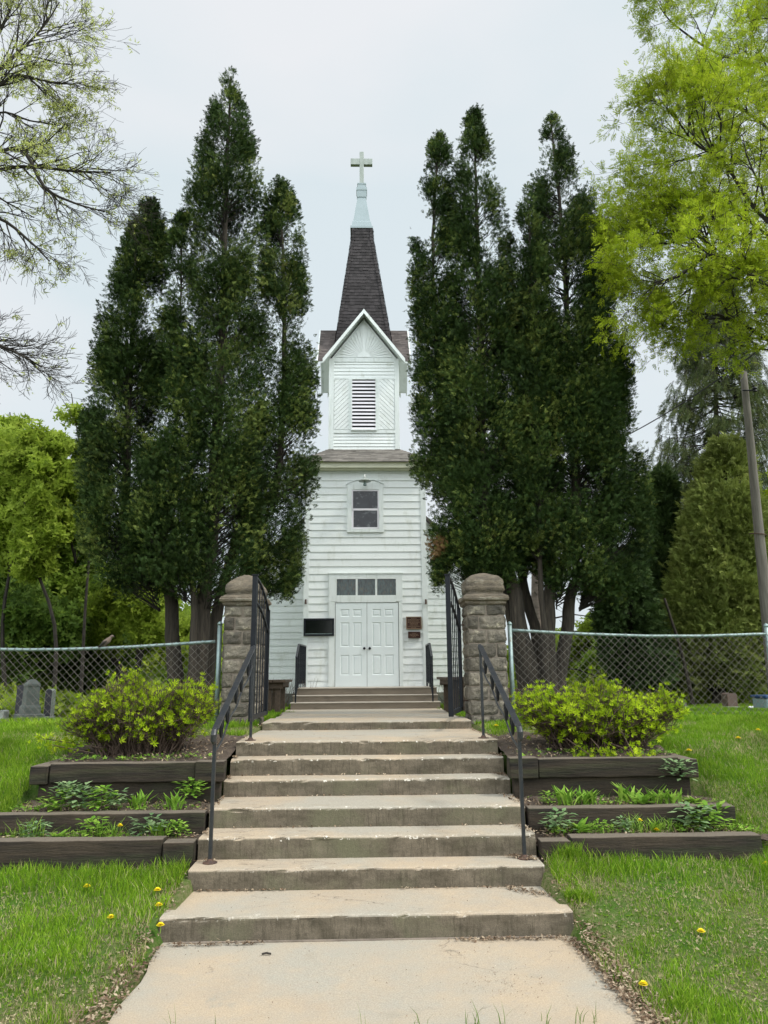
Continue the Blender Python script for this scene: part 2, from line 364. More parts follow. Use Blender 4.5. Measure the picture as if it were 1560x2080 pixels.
# ------------------------------------------------------------------ steps and path
STY = [5.174, 5.754, 6.056, 6.428, 7.024, 7.322, 7.607, 9.102]
STZ = [.1434, .2856, .4385, .5867, .7274, .8761, 1.0103, 1.105]
stairs = thing('concrete_staircase', (0, 5.17, 0), 'wide flight of weathered concrete steps with chipped edges leading up to the stone gate', 'staircase')
for i, (y, z) in enumerate(zip(STY, STZ)):
    hw = 1.3 if i < 7 else 1.25; zb = STZ[i-1]-.02 if i else -.12; yb = (STY[i+1]+.03) if i < 7 else 9.9
    if i == 0: xl, xr = -1.34, 1.33
    elif i == 1: xl, xr = -1.30, 1.29
    else: xl, xr = -hw, hw
    if i == 7: xl, xr = -1.25, 1.25
    r = .022; prof = [(y+.004, zb)]
    prof += [(y, zb+.01), (y, z-r)] + [(y+r-r*math.cos(a), z-r+r*math.sin(a)) for a in (R_(25), R_(50), R_(75))] + [(y+r+.002, z), (y+.06, z), (yb-.04, z), (yb, z-.001)]
    n = 90; mb = MB(); xs_ = np.linspace(xl, xr, n+1); chip = []
    for k, x in enumerate(xs_):
        for q, (py, pz) in enumerate(prof):
            wob = 0
            if 2 <= q <= 6:
                w = mnoise.noise(Vector((x*9, i*7.3, q*.2))); wob = max(0, w-.18)*.035 + mnoise.noise(Vector((x*3, i*3.3, 1)))*.004
            mb.v.append((x, py+wob, pz-wob*.8+mnoise.noise(Vector((x*.9, py*2, i)))*.004))
    m_ = len(prof)
    for k in range(n):
        for q in range(m_-1):
            mb.f.append((k*m_+q, (k+1)*m_+q, (k+1)*m_+q+1, k*m_+q+1)); mb.t.append(.5); chip.append(1.0 if 1 < q < 7 else 0.0)
    for k in (0, n):   # end caps
        b = len(mb.v); zc = zb-.05
        vs = [mb.v[k*m_+q] for q in range(m_)] + [(xs_[k], yb, zc), (xs_[k], y, zc)]
        mb.v += vs; mb.f.append(tuple(range(b, b+len(vs)))); mb.t.append(.5); chip.append(0.)
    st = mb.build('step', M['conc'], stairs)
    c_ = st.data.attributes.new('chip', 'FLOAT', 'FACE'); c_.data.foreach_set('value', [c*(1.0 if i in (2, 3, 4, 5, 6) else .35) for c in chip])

def slab(name, pts, mt, kind, seg=.15, thick=.08):
    """pts rows [(y, x0, x1, z)]"""
    mb = MB(); n = 14; rows = []
    for a, b in zip(pts[:-1], pts[1:]):
        k = max(1, int((b[0]-a[0])/seg))
        for t in range(k): rows.append([a[q]+(b[q]-a[q])*t/k for q in range(4)])
    rows.append(list(pts[-1]))
    for r in rows:
        for q in range(n+1):
            u = q/n; x = r[1]+(r[2]-r[1])*u
            if q in (0, n): x += mnoise.noise(Vector((r[0]*2.5, q, 0)))*.05
            mb.v.append((x, r[0], r[3]+mnoise.noise(Vector((x, r[0], 0)))*.004))
    for j in range(len(rows)-1):
        for q in range(n):
            b = j*(n+1)+q; mb.f.append((b, b+1, b+n+2, b+n+1)); mb.t.append(.5)
    o = mb.build(name, mt, None, smooth=True, kind=kind)
    return o
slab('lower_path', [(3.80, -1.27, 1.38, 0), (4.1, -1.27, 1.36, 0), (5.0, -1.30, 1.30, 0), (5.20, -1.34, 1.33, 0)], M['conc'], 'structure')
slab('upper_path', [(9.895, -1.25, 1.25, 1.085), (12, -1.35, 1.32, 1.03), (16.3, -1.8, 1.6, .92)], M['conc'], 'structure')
MB().box(-1.2, 1.2, 5.145, 5.17, -.02, .006).build('path_joint_strip', M['mortar'], None, kind='structure')

# ------------------------------------------------------------------ garden beds
def timber(parent, x0, x1, y0, y1, z0, z1, seed, name='timber'):
    mb = MB(); n = max(3, int(max(x1-x0, y1-y0)/.12)); along_x = (x1-x0) > (y1-y0)
    for k in range(n+1):
        t = k/n
        ring = [(-1, -1), (0, -1.04), (1, -1), (1.03, 0), (1, 1), (0, 1.02), (-1, 1), (-1.03, 0)]
        for u, w in ring:
            if along_x: p = (x0+(x1-x0)*t, (y0+y1)/2+u*(y1-y0)/2, (z0+z1)/2+w*(z1-z0)/2)
            else: p = ((x0+x1)/2+u*(x1-x0)/2, y0+(y1-y0)*t, (z0+z1)/2+w*(z1-z0)/2)
            mb.v.append(p)
    for k in range(n):
        for q in range(8): q2 = (q+1) % 8; mb.f.append((k*8+q, k*8+q2, k*8+8+q2, k*8+8+q)); mb.t.append(.5)
    mb.f.append(tuple(reversed(range(8)))); mb.f.append(tuple(n*8+q for q in range(8))); mb.t += [.5, .5]
    mb.rough(.010, 6, seed)
    return mb.build(name, M['timber'], parent, bevel=.008)
def soil(x0, x1, y0, y1, z0, z1):
    grid('bed_soil', np.linspace(x0, x1, 60), np.linspace(y0, y1, 14),
         lambda X, Y: z0+(z1-z0)*(Y-y0)/(y1-y0)+.02*np.sin(X*7)*np.cos(Y*9+X*3)+.012*np.sin(X*23+Y*31), M['soil'], 'structure')
tb = {'left': (-1, 'left of the steps'), 'right': (1, 'right of the steps')}
for nm, (s, w) in tb.items():
    def X(a, b): return (min(s*a, s*b), max(s*a, s*b))
    e = 3.45 if s < 0 else 3.04
    zt = .445 if s < 0 else .42
    r = thing('garden_border_timber', (s*2.2, 6.06, .3), 'lowest dark landscape timber edging the terraced bed %s' % w, 'landscape timber', 'timbers of the terraced beds')
    a, b = X(1.32, 1.55); timber(r, a, b, 5.98, 6.13, .22, zt-.02, 1)
    a, b = X(1.56, e); timber(r, a, b, 6.0, 6.14, .22, zt, 3)
    r = thing('garden_border_timber', (s*2.2, 6.45, .45), 'middle dark landscape timber edging the terraced bed %s' % w, 'landscape timber', 'timbers of the terraced beds')
    a, b = X(1.33, 3.05 if s > 0 else 3.15); timber(r, a, b, 6.40, 6.54, .36, .565, 5)
    r = thing('garden_border_timber', (s*2.2, 6.9, .6), 'topmost two-high wall of mossy landscape timbers %s below the shrub' % w, 'landscape timber', 'timbers of the terraced beds')
    a, b = X(1.27, 1.52); timber(r, a, b, 6.83, 6.97, .745, .915, 7)
    a, b = X(1.53, 2.80); timber(r, a, b, 6.85, 6.98, .745, .905, 9)
    a, b = X(2.81, 2.96); timber(r, a, b, 6.83, 7.7, .735, .89, 11)
    a, b = X(1.31, 2.90); timber(r, a, b, 6.89, 7.0, .55, .74, 13)
    a, b = X(1.25, 3.2); soil(a, b, 6.08, 6.46, zt-.06, zt-.035)
    a, b = X(1.28, 3.1); soil(a, b, 6.50, 6.92, .53, .57)
    a, b = X(1.305, 2.88); soil(a, b, 6.94, 8.3, .87, 1.02)
# ------------------------------------------------------------------ iron handrails
def handrail(s, label):
    x = s*1.185; r = thing('handrail', (x, 5.95, .286), label, 'handrail', 'iron handrails of the steps')
    a = Vector((x, 5.95, 1.25)); b = Vector((x, 7.78, 1.94)); d = (b-a)
    mb = MB(); mb.bar(a, b, .052, .014); mb.tube([a+Vector((0, .01, -.004)), a+Vector((0, -.035, -.012)), a+Vector((0, -.055, -.04)), a+Vector((0, -.05, -.085)), a+Vector((0, -.035, -.105))], [.02, .022, .023, .022, .012], 8)
    mb.tube([b, b+Vector((0, .03, .002)), b+Vector((0, .045, -.02)), b+Vector((0, .04, -.06))], [.018, .02, .02, .012], 8)
    mb.build('top_rail', M['rail'], r, bevel=.004)
    for y, z0, p in ((5.955, .286, a), (7.775, 1.01, b)):
        MB().box(x-.0135, x+.0135, y-.0135, y+.0135, z0, p.z-.008).build('post', M['rail'], r, bevel=.003)
        pl = MB(); pl.lathe((x, y, z0), [(.055, 0), (.055, .006), (.03, .010), (.018, .03)], 12); pl.build('base_plate', M['rust'], r)
    off = Vector((0, 0, -.19)); a2 = a+off+Vector((0, .0, 0)); b2 = b+off
    pts = []; n = 60                                      # lower bar waves between the posts
    for k in range(n+1):
        t = k/n; p = a2+(b2-a2)*t; pts.append(p+Vector((0, 0, .016*math.cos(t*math.pi*6)-.01)))
    MB().tube(pts, .0085, 6).build('lower_rail', M['rail'], r, smooth=True)
    for t in (.13, .27, .48, .62, .83):                  # scroll castings between the bars
        c = a+(b-a)*t+off*.52; u = d.normalized(); w = Vector((0, -u.z, u.y)); q = []
        for k in range(25):
            g = k/24*2*math.pi; q.append(c+u*math.cos(g)*.036+w*math.sin(g)*.072)
        o = MB(); o.tube(q, .0095, 6, cap=False); q = []
        for k in range(30):
            g = k/29*3.4*math.pi; rr = .034*(1-k/36); q.append(c+u*(.07+rr*math.cos(g))+w*(rr*math.sin(g)*1.2))
        o.tube(q, .008, 6); o.tube([c-w*.075, c, c+w*.075], [.010, .018, .010], 6)
        o.build('scroll', M['blackm'], r, smooth=True)
handrail(-1, 'black iron handrail with scrolls on the left side of the concrete steps')
handrail(1, 'black iron handrail with scrolls on the right side of the concrete steps')

# ------------------------------------------------------------------ stone gate pillars
def pillar(x0, x1, label):
    cx = (x0+x1)/2; hw = (x1-x0)/2; y0 = 9.5; cy = y0+hw; zb = 1.0
    r = thing('stone_gate_pillar', (cx, cy, zb), label, 'gate pillar', 'stone pillars of the gate')
    core = MB(); core.loft(cx, cy, [(hw-.014, zb-.2), (hw-.014, 2.53)], 3); core.build('mortar_core', M['mortar'], r)
    sh = MB(); zc = zb-.04; k = 0
    while zc < 2.50:
        z1 = min(zc+.178, 2.53); split = [.0] if k % 2 == 0 else [.12 if k % 4 == 1 else -.1]
        for face in range(4):
            for (a, b) in ((-hw, split[0]*1), (split[0], hw)):
                m0 = MB(); nu, nv = 12, 8; tt = random.random()
                for j in range(nv+1):
                    for i in range(nu+1):
                        u = a+.005+(b-a-.01)*i/nu; v = zc+.005+(z1-zc-.01)*j/nv
                        e = min(i, nu-i)/1.6; f = min(j, nv-j)/1.3; bul = .024*min(1, e)*min(1, f)
                        nn = mnoise.noise(Vector((u*14, v*16, k*3+face*11)))*.014+mnoise.noise(Vector((u*45, v*45, k*3+face*11)))*.007
                        dd = hw-.016+bul+nn*min(1, e+.2)
                        p = [(u, -dd), (dd, u), (-u, dd), (-dd, -u)][face]
                        m0.v.append((cx+p[0], cy+p[1], v))
                for j in range(nv):
                    for i in range(nu): q = j*(nu+1)+i; m0.f.append((q, q+1, q+nu+2, q+nu+1)); m0.t.append(tt)
                # rim back to the mortar
                sh.add(m0.v, m0.f, tt)
        zc = z1; k += 1
    sh.build('shaft', M['stone'], r)
    c = MB(); c.loft(cx, cy, [(hw+.002, 2.525), (hw+.018, 2.54), (hw+.022, 2.57), (hw+.05, 2.585), (hw+.055, 2.61), (hw+.045, 2.625), (hw+.042, 2.64), (hw+.012, 2.655), (hw-.005, 2.67)], 10)
    c.rough(.012, 13, cx); c.build('cornice', M['stone2'], r)
    cap_ = [(hw-.02, 2.655), (hw-.012, 2.68), (hw-.022, 2.695), (hw+.0, 2.71), (hw, 2.76), (hw-.02, 2.80), (hw-.05, 2.845), (hw-.09, 2.885), (hw-.13, 2.915), (hw-.18, 2.94), (.03, 2.955)] if cx < 0 else None
    c = MB(); c.loft(cx, cy, cap_ or [(hw-.02, 2.655), (hw-.012, 2.68), (hw-.022, 2.695), (hw+.0, 2.71), (hw+.004, 2.76), (hw-.01, 2.79), (hw+.0, 2.82), (hw-.012, 2.865), (hw-.07, 2.905), (hw-.12, 2.93), (hw-.17, 2.95), (.03, 2.962)], 12)
    c.rough(.020, 10, cx+3); c.rough(.008, 34, cx); c.build('capstone', M['stone2'], r, smooth=True)
pillar(-1.835, -1.352, 'square stone gate pillar with domed capstone left of the steps')
pillar(1.292, 1.79, 'square stone gate pillar with domed capstone right of the steps')

# ------------------------------------------------------------------ iron gate leaves
def gate(hx, hy, fx, fy, z0, zh, zf, label, s):
    r = thing('iron_gate_leaf', (hx, hy, z0), label, 'gate', 'leaves of the iron gate')
    Hh = Vector((hx, hy, 0)); Ff = Vector((fx, fy, 0)); d = (Ff-Hh); L = d.length
    MB().bar(Hh+Vector((0, 0, z0)), Hh+Vector((0, 0, zh)), .045, .045, up=d).build('hinge_stile', M['blackm'], r, bevel=.003)
    MB().bar(Ff+Vector((0, 0, z0-.02)), Ff+Vector((0, 0, zf)), .055, .055, up=d).build('latch_stile', M['blackm'], r, bevel=.003)
    MB().bar(Ff+Vector((0, 0, zf)), Ff+Vector((0, 0, zf+.012)), .075, .075, up=d).build('stile_cap', M['blackm'], r)
    MB().bar(Hh+Vector((0, 0, z0+.02)), Ff+Vector((0, 0, z0+.02)), .035, .05).build('bottom_rail', M['blackm'], r)
    def topz(t): return zh+(zf-zh)*(1-(1-t)**1.9)*1.0
    for off, nm in ((-.01, 'top_rail'), (-.30, 'lower_arched_rail')):
        pts = [Hh+d*t+Vector((0, 0, topz(t)+off)) for t in np.linspace(0, 1, 18)]
        mb = MB()
        for p, q in zip(pts[:-1], pts[1:]): mb.bar(p, q, .030, .022)
        mb.build(nm, M['blackm'], r)
    for k in range(1, 6):
        t = k/6; p = Hh+d*t
        MB().bar(p+Vector((0, 0, z0+.02)), p+Vector((0, 0, topz(t)-.01)), .013, .013, up=d).build('picket', M['blackm'], r)
    for z in (z0+.12, 2.28):
        MB().tube([Vector((hx, hy, z)), Vector((hx+s*.09, hy+.01, z))], .009, 6).build('hinge_pin', M['rust'], r)
gate(-1.295, 9.72, -1.315, 8.62, 1.165, 2.49, 2.80, 'black iron gate leaf swung open in front of the left pillar', -1)
gate(1.215, 9.72, .96, 8.66, 1.195, 2.50, 2.80, 'black iron gate leaf swung open beside the right pillar', 1)
# ------------------------------------------------------------------ chain link fences
def fence(xa, xb, y, top, label, posts):
    """top: list of (x, z) of the sagging rail"""
    r = thing('chain_link_fence', ((xa+xb)/2, y, 1.0), label, 'fence', 'chain link fences beside the gate')
    tx = [t[0] for t in top]; tz = [t[1] for t in top]
    def zt(x): return float(np.interp(x, tx, tz))
    xs_ = np.linspace(xa, xb, 40)
    MB().tube([(x, y, zt(x)) for x in xs_], .021, 8).build('top_rail', M['galv'], r, smooth=True)
    for px, z1 in posts:
        g = hf(px, y)
        o = MB(); o.tube([(px, y, g-.1), (px, y, z1)], .030, 10); o.lathe((px, y, z1), [(.034, -.01), (.034, .01), (.02, .03), (.004, .04)], 10)
        o.build('post', M['galv'], r, smooth=True)
    w = MB(); step = .098; zb = .98; h = 1.35
    x = xa-h
    while x < xb+h:
        for s in (1, -1):
            # straight run of a wire from the ground up to the rail, clipped to the panel
            pts = []
            for k in range(16):
                z = zb+h*k/15; xx = x+(z-zb)*s
                if xa <= xx <= xb and z <= zt(xx)+.015 and z > hf(xx, y)-.02: pts.append((xx, y-.026+.004*s, z))
            if len(pts) >= 2:
                kz = pts[-1]; w.tube([pts[0], pts[-1]], .0022, 5, cap=False)
                # run the last bit up to the rail
                xx = kz[0]; zz = kz[2]
                while zz < zt(xx)+.02 and xa < xx < xb: zz += .01; xx += .01*s
                w.tube([kz, (xx, kz[1], zz)], .0022, 5, cap=False)
        x += step
    w.build('wire_mesh', M['wire'], r)
    for x in np.arange(xa+.15, xb-.05, .34):
        MB().tube([(x+.018*math.cos(g)*.3, y+.026*math.cos(g), zt(x)+.026*math.sin(g)) for g in np.linspace(0, 6.2, 9)], .004, 4).build('tie_wire', M['galv'], r)
YF = 9.72
def px2(px, py): p = at(px, py, YF); return (p.x, p.z)
fl = [px2(-260, 1306), px2(0, 1319), px2(60, 1320), px2(130, 1319), px2(250, 1315), px2(350, 1309), px2(437, 1303)]
fence(fl[0][0], fl[-1][0], YF, fl, 'sagging chain link fence with galvanised top rail left of the gate pillar', [(px2(447, 1268)[0], px2(447, 1268)[1])])
fr = [px2(1040, 1280), px2(1110, 1284), px2(1190, 1288), px2(1310, 1292), px2(1430, 1292), px2(1550, 1288), px2(1800, 1284)]
fence(fr[0][0], fr[-1][0], YF, fr, 'sagging chain link fence with galvanised top rail right of the gate pillar', [(px2(1035, 1268)[0], px2(1035, 1268)[1]), (px2(1556, 1272)[0], px2(1556, 1272)[1])])

# ------------------------------------------------------------------ church
TD, BD, ND = 18.0, 18.55, 20.5
church = thing('church', (0, 19, .85), 'white clapboard country church with a square bell tower, dark shingled spire and cross', 'church')
def clap(mb, x0, x1, z0, z1, y, step, jit=.0):
    z = z0; k = 0
    while z < z1-.02:
        zt = min(z+step, z1); j = random.uniform(-jit, jit)
        mb.add([(x0, y-.020, z+j), (x1, y-.020, z+j), (x1, y-.003, zt), (x0, y-.003, zt), (x0, y, z+j), (x1, y, z+j)], [(0, 1, 2, 3), (0, 4, 5, 1)])
        z += step; k += 1
def clap_side(mb, x, y0, y1, z0, z1, step, s):
    z = z0
    while z < z1-.02:
        zt = min(z+step, z1)
        mb.add([(x+s*.020, y0, z), (x+s*.020, y1, z), (x+s*.003, y1, zt), (x+s*.003, y0, zt), (x, y0, z), (x, y1, z)], [(0, 1, 2, 3), (0, 1, 5, 4)])
        z += step
def shingles(mb, a, b, c, d, row, tab, lift=.014, seed=0):
    a, b, c, d = map(Vector, (a, b, c, d)); rr = random.Random(seed); n = max(1, round(((d-a).length+(c-b).length)/2/row))
    nr = (b-a).cross(d-a).normalized()
    for i in range(n):
        t0, t1 = i/n, min(1, (i+1.04)/n); l0, r0, l1, r1 = a.lerp(d, t0), b.lerp(c, t0), a.lerp(d, t1), b.lerp(c, t1)
        ln = (r0-l0).length; k = max(1, round(ln/tab)); off = rr.random()*.6; cuts = [0.]
        for q in range(1, k+1):
            u = (q-off+rr.uniform(-.12, .12))/k
            if .03 < u < .97: cuts.append(u)
        cuts.append(1.)
        for u0, u1 in zip(cuts[:-1], cuts[1:]):
            lf = lift*rr.uniform(.6, 1.3); ddz = rr.uniform(-.01, .01) if i else 0
            p0 = l0.lerp(r0, u0)+(d-a).normalized()*ddz; p1 = l0.lerp(r0, u1)+(d-a).normalized()*ddz; p2 = l1.lerp(r1, u1); p3 = l1.lerp(r1, u0)
            mb.add([p0+nr*lf, p1+nr*lf, p2+nr*.003, p3+nr*.003, p0, p1], [(0, 1, 2, 3), (0, 4, 5, 1)], rr.random())
tcx = at(742.5, 1180, TD).x; thw = (at(868, 1180, TD).x-at(617, 1180, TD).x)/2
tx0, tx1 = tcx-thw, tcx+thw
zsill = at(747, 1394.5, TD).z; zg = .82
z_fb = at(740, 957, 17.95).z       # bottom of the frieze
z_fa = at(740, 951, 17.82).z; z_ev = at(740, 938, 17.76).z
lap = .183
# tower
mb = MB(); mb.box(tx0+.02, tx1-.02, TD, ND+.3, zg, z_ev); clap(mb, tx0+.12, tx1-.12, zsill-.40, z_fb, TD, lap, .002)
clap_side(mb, tx0+.02, TD+.1, ND, zsill-.4, z_fb, lap, -1); clap_side(mb, tx1-.02, TD+.1, ND, zsill-.4, z_fb, lap, 1)
mb.build('tower_wall', M['paint'], church)
mb = MB()
for a, b in ((tx0, tx0+.135), (tx1-.135, tx1)):
    mb.box(a, b, TD-.030, TD+.12, zg+.2, z_fb)
mb.box(tx0+.13, tx1-.13, TD-.034, TD-.001, z_fb-.01, z_fa+.03)
mb.build('tower_corner_boards', M['trim'], church, bevel=.004)
# eave box of the tower
bcx = at(739.7, 913, BD).x; bhw = (at(812.4, 913, BD).x-at(667, 913, BD).x)/2
zb0 = at(740, 913.5, BD).z
ehx = 1.72; ey0 = 17.78; ey1 = BD+2*bhw+.75
mb = MB(); mb.box(tcx-ehx+.03, tcx+ehx-.03, ey0+.03, ey1-.03, z_fa+.012, z_ev-.012)
mb.box(tcx-ehx, tcx+ehx, ey0, ey1, z_ev-.014, z_ev+.004); mb.box(tcx-ehx+.09, tcx+ehx-.09, ey0+.09, ey1-.09, z_fa-.03, z_fa+.014)
mb.build('tower_cornice', M['cream'], church, bevel=.006)
mb = MB(); e = [(tcx-ehx-.03, ey0-.03, z_ev), (tcx+ehx+.03, ey0-.03, z_ev), (tcx+ehx+.03, ey1+.03, z_ev), (tcx-ehx-.03, ey1+.03, z_ev)]
bt = [(bcx-bhw, BD, zb0+.01), (bcx+bhw, BD, zb0+.01), (bcx+bhw, BD+2*bhw, zb0+.01), (bcx-bhw, BD+2*bhw, zb0+.01)]
for k in range(4):
    k2 = (k+1) % 4; mb.add([e[k], e[k2], bt[k2], bt[k]], [(0, 1, 2, 3)], .4); shingles(mb, e[k], e[k2], bt[k2], bt[k], .125, .3, .012, k)
mb.build('tower_skirt_roof', M['shin3'], church)
# nave behind the tower
nx = 3.45; nz = 4.35; nr = 7.55
mb = MB(); mb.box(tcx-nx+.02, tcx+nx-.02, ND, ND+13, zg-.2, nz)
mb.add([(tcx-nx, ND, nz), (tcx+nx, ND, nz), (tcx, ND, nr)], [(0, 1, 2)])
clap(mb, tcx-nx+.12, tx0, 1.15, nz, ND, .182); clap(mb, tx1, tcx+nx-.12, 1.15, nz, ND, .182)
z = nz
while z < nr-.2:
    hwz = (nx)*(nr-z)/(nr-nz); hw2 = nx*(nr-z-.182)/(nr-nz)
    mb.add([(tcx-hwz, ND-.02, z), (tcx+hwz, ND-.02, z), (tcx+hw2, ND-.003, z+.182), (tcx-hw2, ND-.003, z+.182)], [(0, 1, 2, 3)]); z += .182
clap_side(mb, tcx-nx+.02, ND+.1, ND+13, 1.15, nz, .182, -1); clap_side(mb, tcx+nx-.02, ND+.1, ND+13, 1.15, nz, .182, 1)
mb.build('nave_wall', M['paint'], church)
mb = MB()
for s in (-1, 1): MB().box(*sorted((tcx+s*(nx-.13), tcx+s*nx)), ND-.03, ND+.12, .9, nz).build('nave_corner_board', M['trim'], church)
mb = MB(); mb.box(tcx-nx-.02, tcx+nx+.02, ND-.04, ND+13.05, .5, 1.15); mb.box(tx0-.02, tx1+.02, TD-.035, ND, .6, zsill-.4); mb.build('foundation', M['granite'], church)
mb = MB()
for s in (-1, 1):
    ex = tcx+s*(nx+.3); ez = nz-.28; a, b, c, d = (ex, ND-.3, ez), (ex, ND+13.3, ez), (tcx, ND+13.3, nr+.05), (tcx, ND-.3, nr+.05)
    if s > 0: shingles(mb, a, b, c, d, .16, .6, .012, 9)
    else: shingles(mb, b, a, d, c, .16, .6, .012, 10)
    mb.add([a, b, c, d, (ex, ND-.3, ez-.06), (ex, ND+13.3, ez-.06), (tcx, ND+13.3, nr-.02), (tcx, ND-.3, nr-.02)], [(0, 1, 2, 3), (4, 5, 6, 7), (0, 1, 5, 4), (0, 3, 7, 4)], .4)
mb.build('nave_roof', M['shin2'], church)
# belfry
ga = at(737, 629, 18.25); gl = at(656, 731, 18.25); gr_ = at(821, 727, 18.25)
z_ap = ga.z; z_ge = (gl.z+gr_.z)/2; ge = (gr_.x-gl.x)/2; over = BD-18.25
by0, by1 = BD, BD+2*bhw; bcy = BD+bhw; sl = (z_ap-z_ge)/ge
zwt = z_ap-sl*bhw-.10           # wall corner height under the roof
mb = MB(); mb.box(bcx-bhw+.02, bcx+bhw-.02, by0+.0, by1, zb0-.25, zwt)
for yy in (by0, by1): mb.add([(bcx-bhw+.02, yy, zwt), (bcx+bhw-.02, yy, zwt), (bcx, yy, z_ap-.12)], [(0, 1, 2)])
for xx in (bcx-bhw+.02, bcx+bhw-.02): mb.add([(xx, by0, zwt), (xx, by1, zwt), (xx, bcy, z_ap-.12)], [(0, 1, 2)])
bz = lambda py: at(740, py, BD-.02).z
bl = at(677.5, 900, BD).x; br_ = at(802.5, 900, BD).x
clap(mb, bl, br_, zb0, bz(880), BD, (bz(880)-zb0)/5); clap(mb, bl, br_, bz(768), bz(733), BD, (bz(733)-bz(768))/5)
for s, xx in ((-1, bcx-bhw+.02), (1, bcx+bhw-.02)): clap_side(mb, xx, by0+.1, by1, zb0, zwt, .12, s)
mb.build('belfry_wall', M['paint'], church)
# diagonal board panels either side of the louver
px0, px1 = bl, at(708, 820, BD).x; qx0, qx1 = at(771, 820, BD).x, br_; pz0, pz1 = bz(872), bz(769)
def clip(poly, a, b, c):      # keep a*x+b*z<=c
    out = []
    for i in range(len(poly)):
        p, q = poly[i], poly[(i+1) % len(poly)]; dp, dq = a*p[0]+b*p[1]-c, a*q[0]+b*q[1]-c
        if dp <= 0: out.append(p)
        if dp*dq < 0: t = dp/(dp-dq); out.append((p[0]+(q[0]-p[0])*t, p[1]+(q[1]-p[1])*t))
    return out
def board_panel(x0, x1, s):
    mb = MB(); w = .088; n = .71; cx = x0 if s > 0 else x1
    for k in range(-60, 60):
        poly = [(x-cx, z-pz0) for x, z in ((x0, pz0), (x1, pz0), (x1, pz1), (x0, pz1))]; c0 = k*w
        poly = clip(poly, -s*n, n, c0+w-.009); poly = clip(poly, s*n, -n, -c0) if len(poly) > 2 else []
        if len(poly) > 2:
            m_ = len(poly); vs = [(p[0]+cx, BD-.022, p[1]+pz0) for p in poly]+[(p[0]+cx, BD-.001, p[1]+pz0) for p in poly]
            mb.add(vs, [tuple(range(m_))]+[(i, (i+1) % m_, m_+(i+1) % m_, m_+i) for i in range(m_)])
    return mb.build('diagonal_board_panel', M['paint'], church)
board_panel(px0+.01, px1, 1); board_panel(qx0, qx1-.01, -1)
# belfry trim
mb = MB()
for a, b in ((bcx-bhw, bl), (br_, bcx+bhw)): mb.box(a, b, BD-.032, BD+.10, zb0+.01, zwt+.05)
mb.box(bl, br_, BD-.030, BD, bz(735.5), bz(727)); mb.box(bl, br_, BD-.028, BD, bz(770), bz(768)+.02); mb.box(bl, br_, BD-.030, BD, bz(880), bz(873.5))
for a, b in ((708, 714.5), (763.5, 771)): mb.box(at(a, 820, BD).x, at(b, 820, BD).x, BD-.034, BD, bz(873), bz(769.5))
mb.build('belfry_trim', M['trim'], church, bevel=.003)
# sunburst in the gable
mb = MB(); scx, scz = bcx-.0, bz(726)
rise = z_ap-.24; 
def tri_clip(poly):
    hw0 = (rise-scz)/sl
    poly = clip(poly, 0, -1, -(scz+.005)); poly = clip(poly, sl, 1, rise+sl*bcx) if len(poly) > 2 else []
    return clip(poly, -sl, 1, rise-sl*bcx) if len(poly) > 2 else []
nray = 22
for k in range(nray):
    a0 = math.pi*k/nray+.012; a1 = math.pi*(k+1)/nray-.012
    if abs((a0+a1)/2-math.pi/2) < .075: pass
    c, s_ = math.cos, math.sin
    poly = [(scx+.09*c(a0), scz+.09*s_(a0)), (scx+3*c(a0), scz+3*s_(a0)), (scx+3*c(a1), scz+3*s_(a1)), (scx+.09*c(a1), scz+.09*s_(a1))]
    poly = tri_clip(poly)
    if len(poly) > 2:
        m_ = len(poly); vs = [(p[0], BD-.02, p[1]) for p in poly]+[(p[0], BD-.001, p[1]) for p in poly]
        mb.add(vs, [tuple(range(m_))]+[(i, (i+1) % m_, m_+(i+1) % m_, m_+i) for i in range(m_)])
mb.box(scx-.035, scx+.035, BD-.034, BD, scz, rise-.05)
hub = [(scx+.17*math.cos(a), BD-.03, scz+.17*math.sin(a)) for a in np.linspace(0, math.pi, 13)]
mb.add(hub+[(p[0], BD, p[2]) for p in hub], [tuple(range(13))]+[(i, i+1, 14+i, 13+i) for i in range(12)])
mb.build('sunburst_panel', M['paint'], church)
# louver
lx0, lx1 = at(714.5, 820, BD).x, at(763.5, 820, BD).x; lz0, lz1 = bz(873), bz(771)
lv = MB(); lv.box(lx0-.01, lx1+.01, BD-.060, BD, lz1-.01, lz1+.015); lv.box(lx0-.02, lx1+.02, BD-.075, BD, lz0-.03, lz0)
lv.box(lx0-.012, lx0+.012, BD-.060, BD, lz0, lz1-.01); lv.box(lx1-.012, lx1+.012, BD-.060, BD, lz0, lz1-.01)
lou = lv.build('louvered_vent', M['trim'], church)
MB().box(lx0, lx1, BD-.022, BD-.012, lz0, lz1).build('shade_backing', M['dark'], lou)  # black panel painted in for the shade behind the slats
mb = MB(); n = 14
for k in range(n):
    z0 = lz0+(lz1-lz0)*(k+.05)/n; hh = (lz1-lz0)/n; h_ = hh*.56
    mb.add([(lx0+.01, BD-.055, z0), (lx1-.01, BD-.055, z0), (lx1-.01, BD-.040, z0+h_), (lx0+.01, BD-.040, z0+h_),
            (lx0+.01, BD-.050, z0-.002), (lx1-.01, BD-.050, z0-.002)], [(0, 1, 2, 3), (0, 4, 5, 1)])
mb.build('louver_slats', M['louv'], lou)
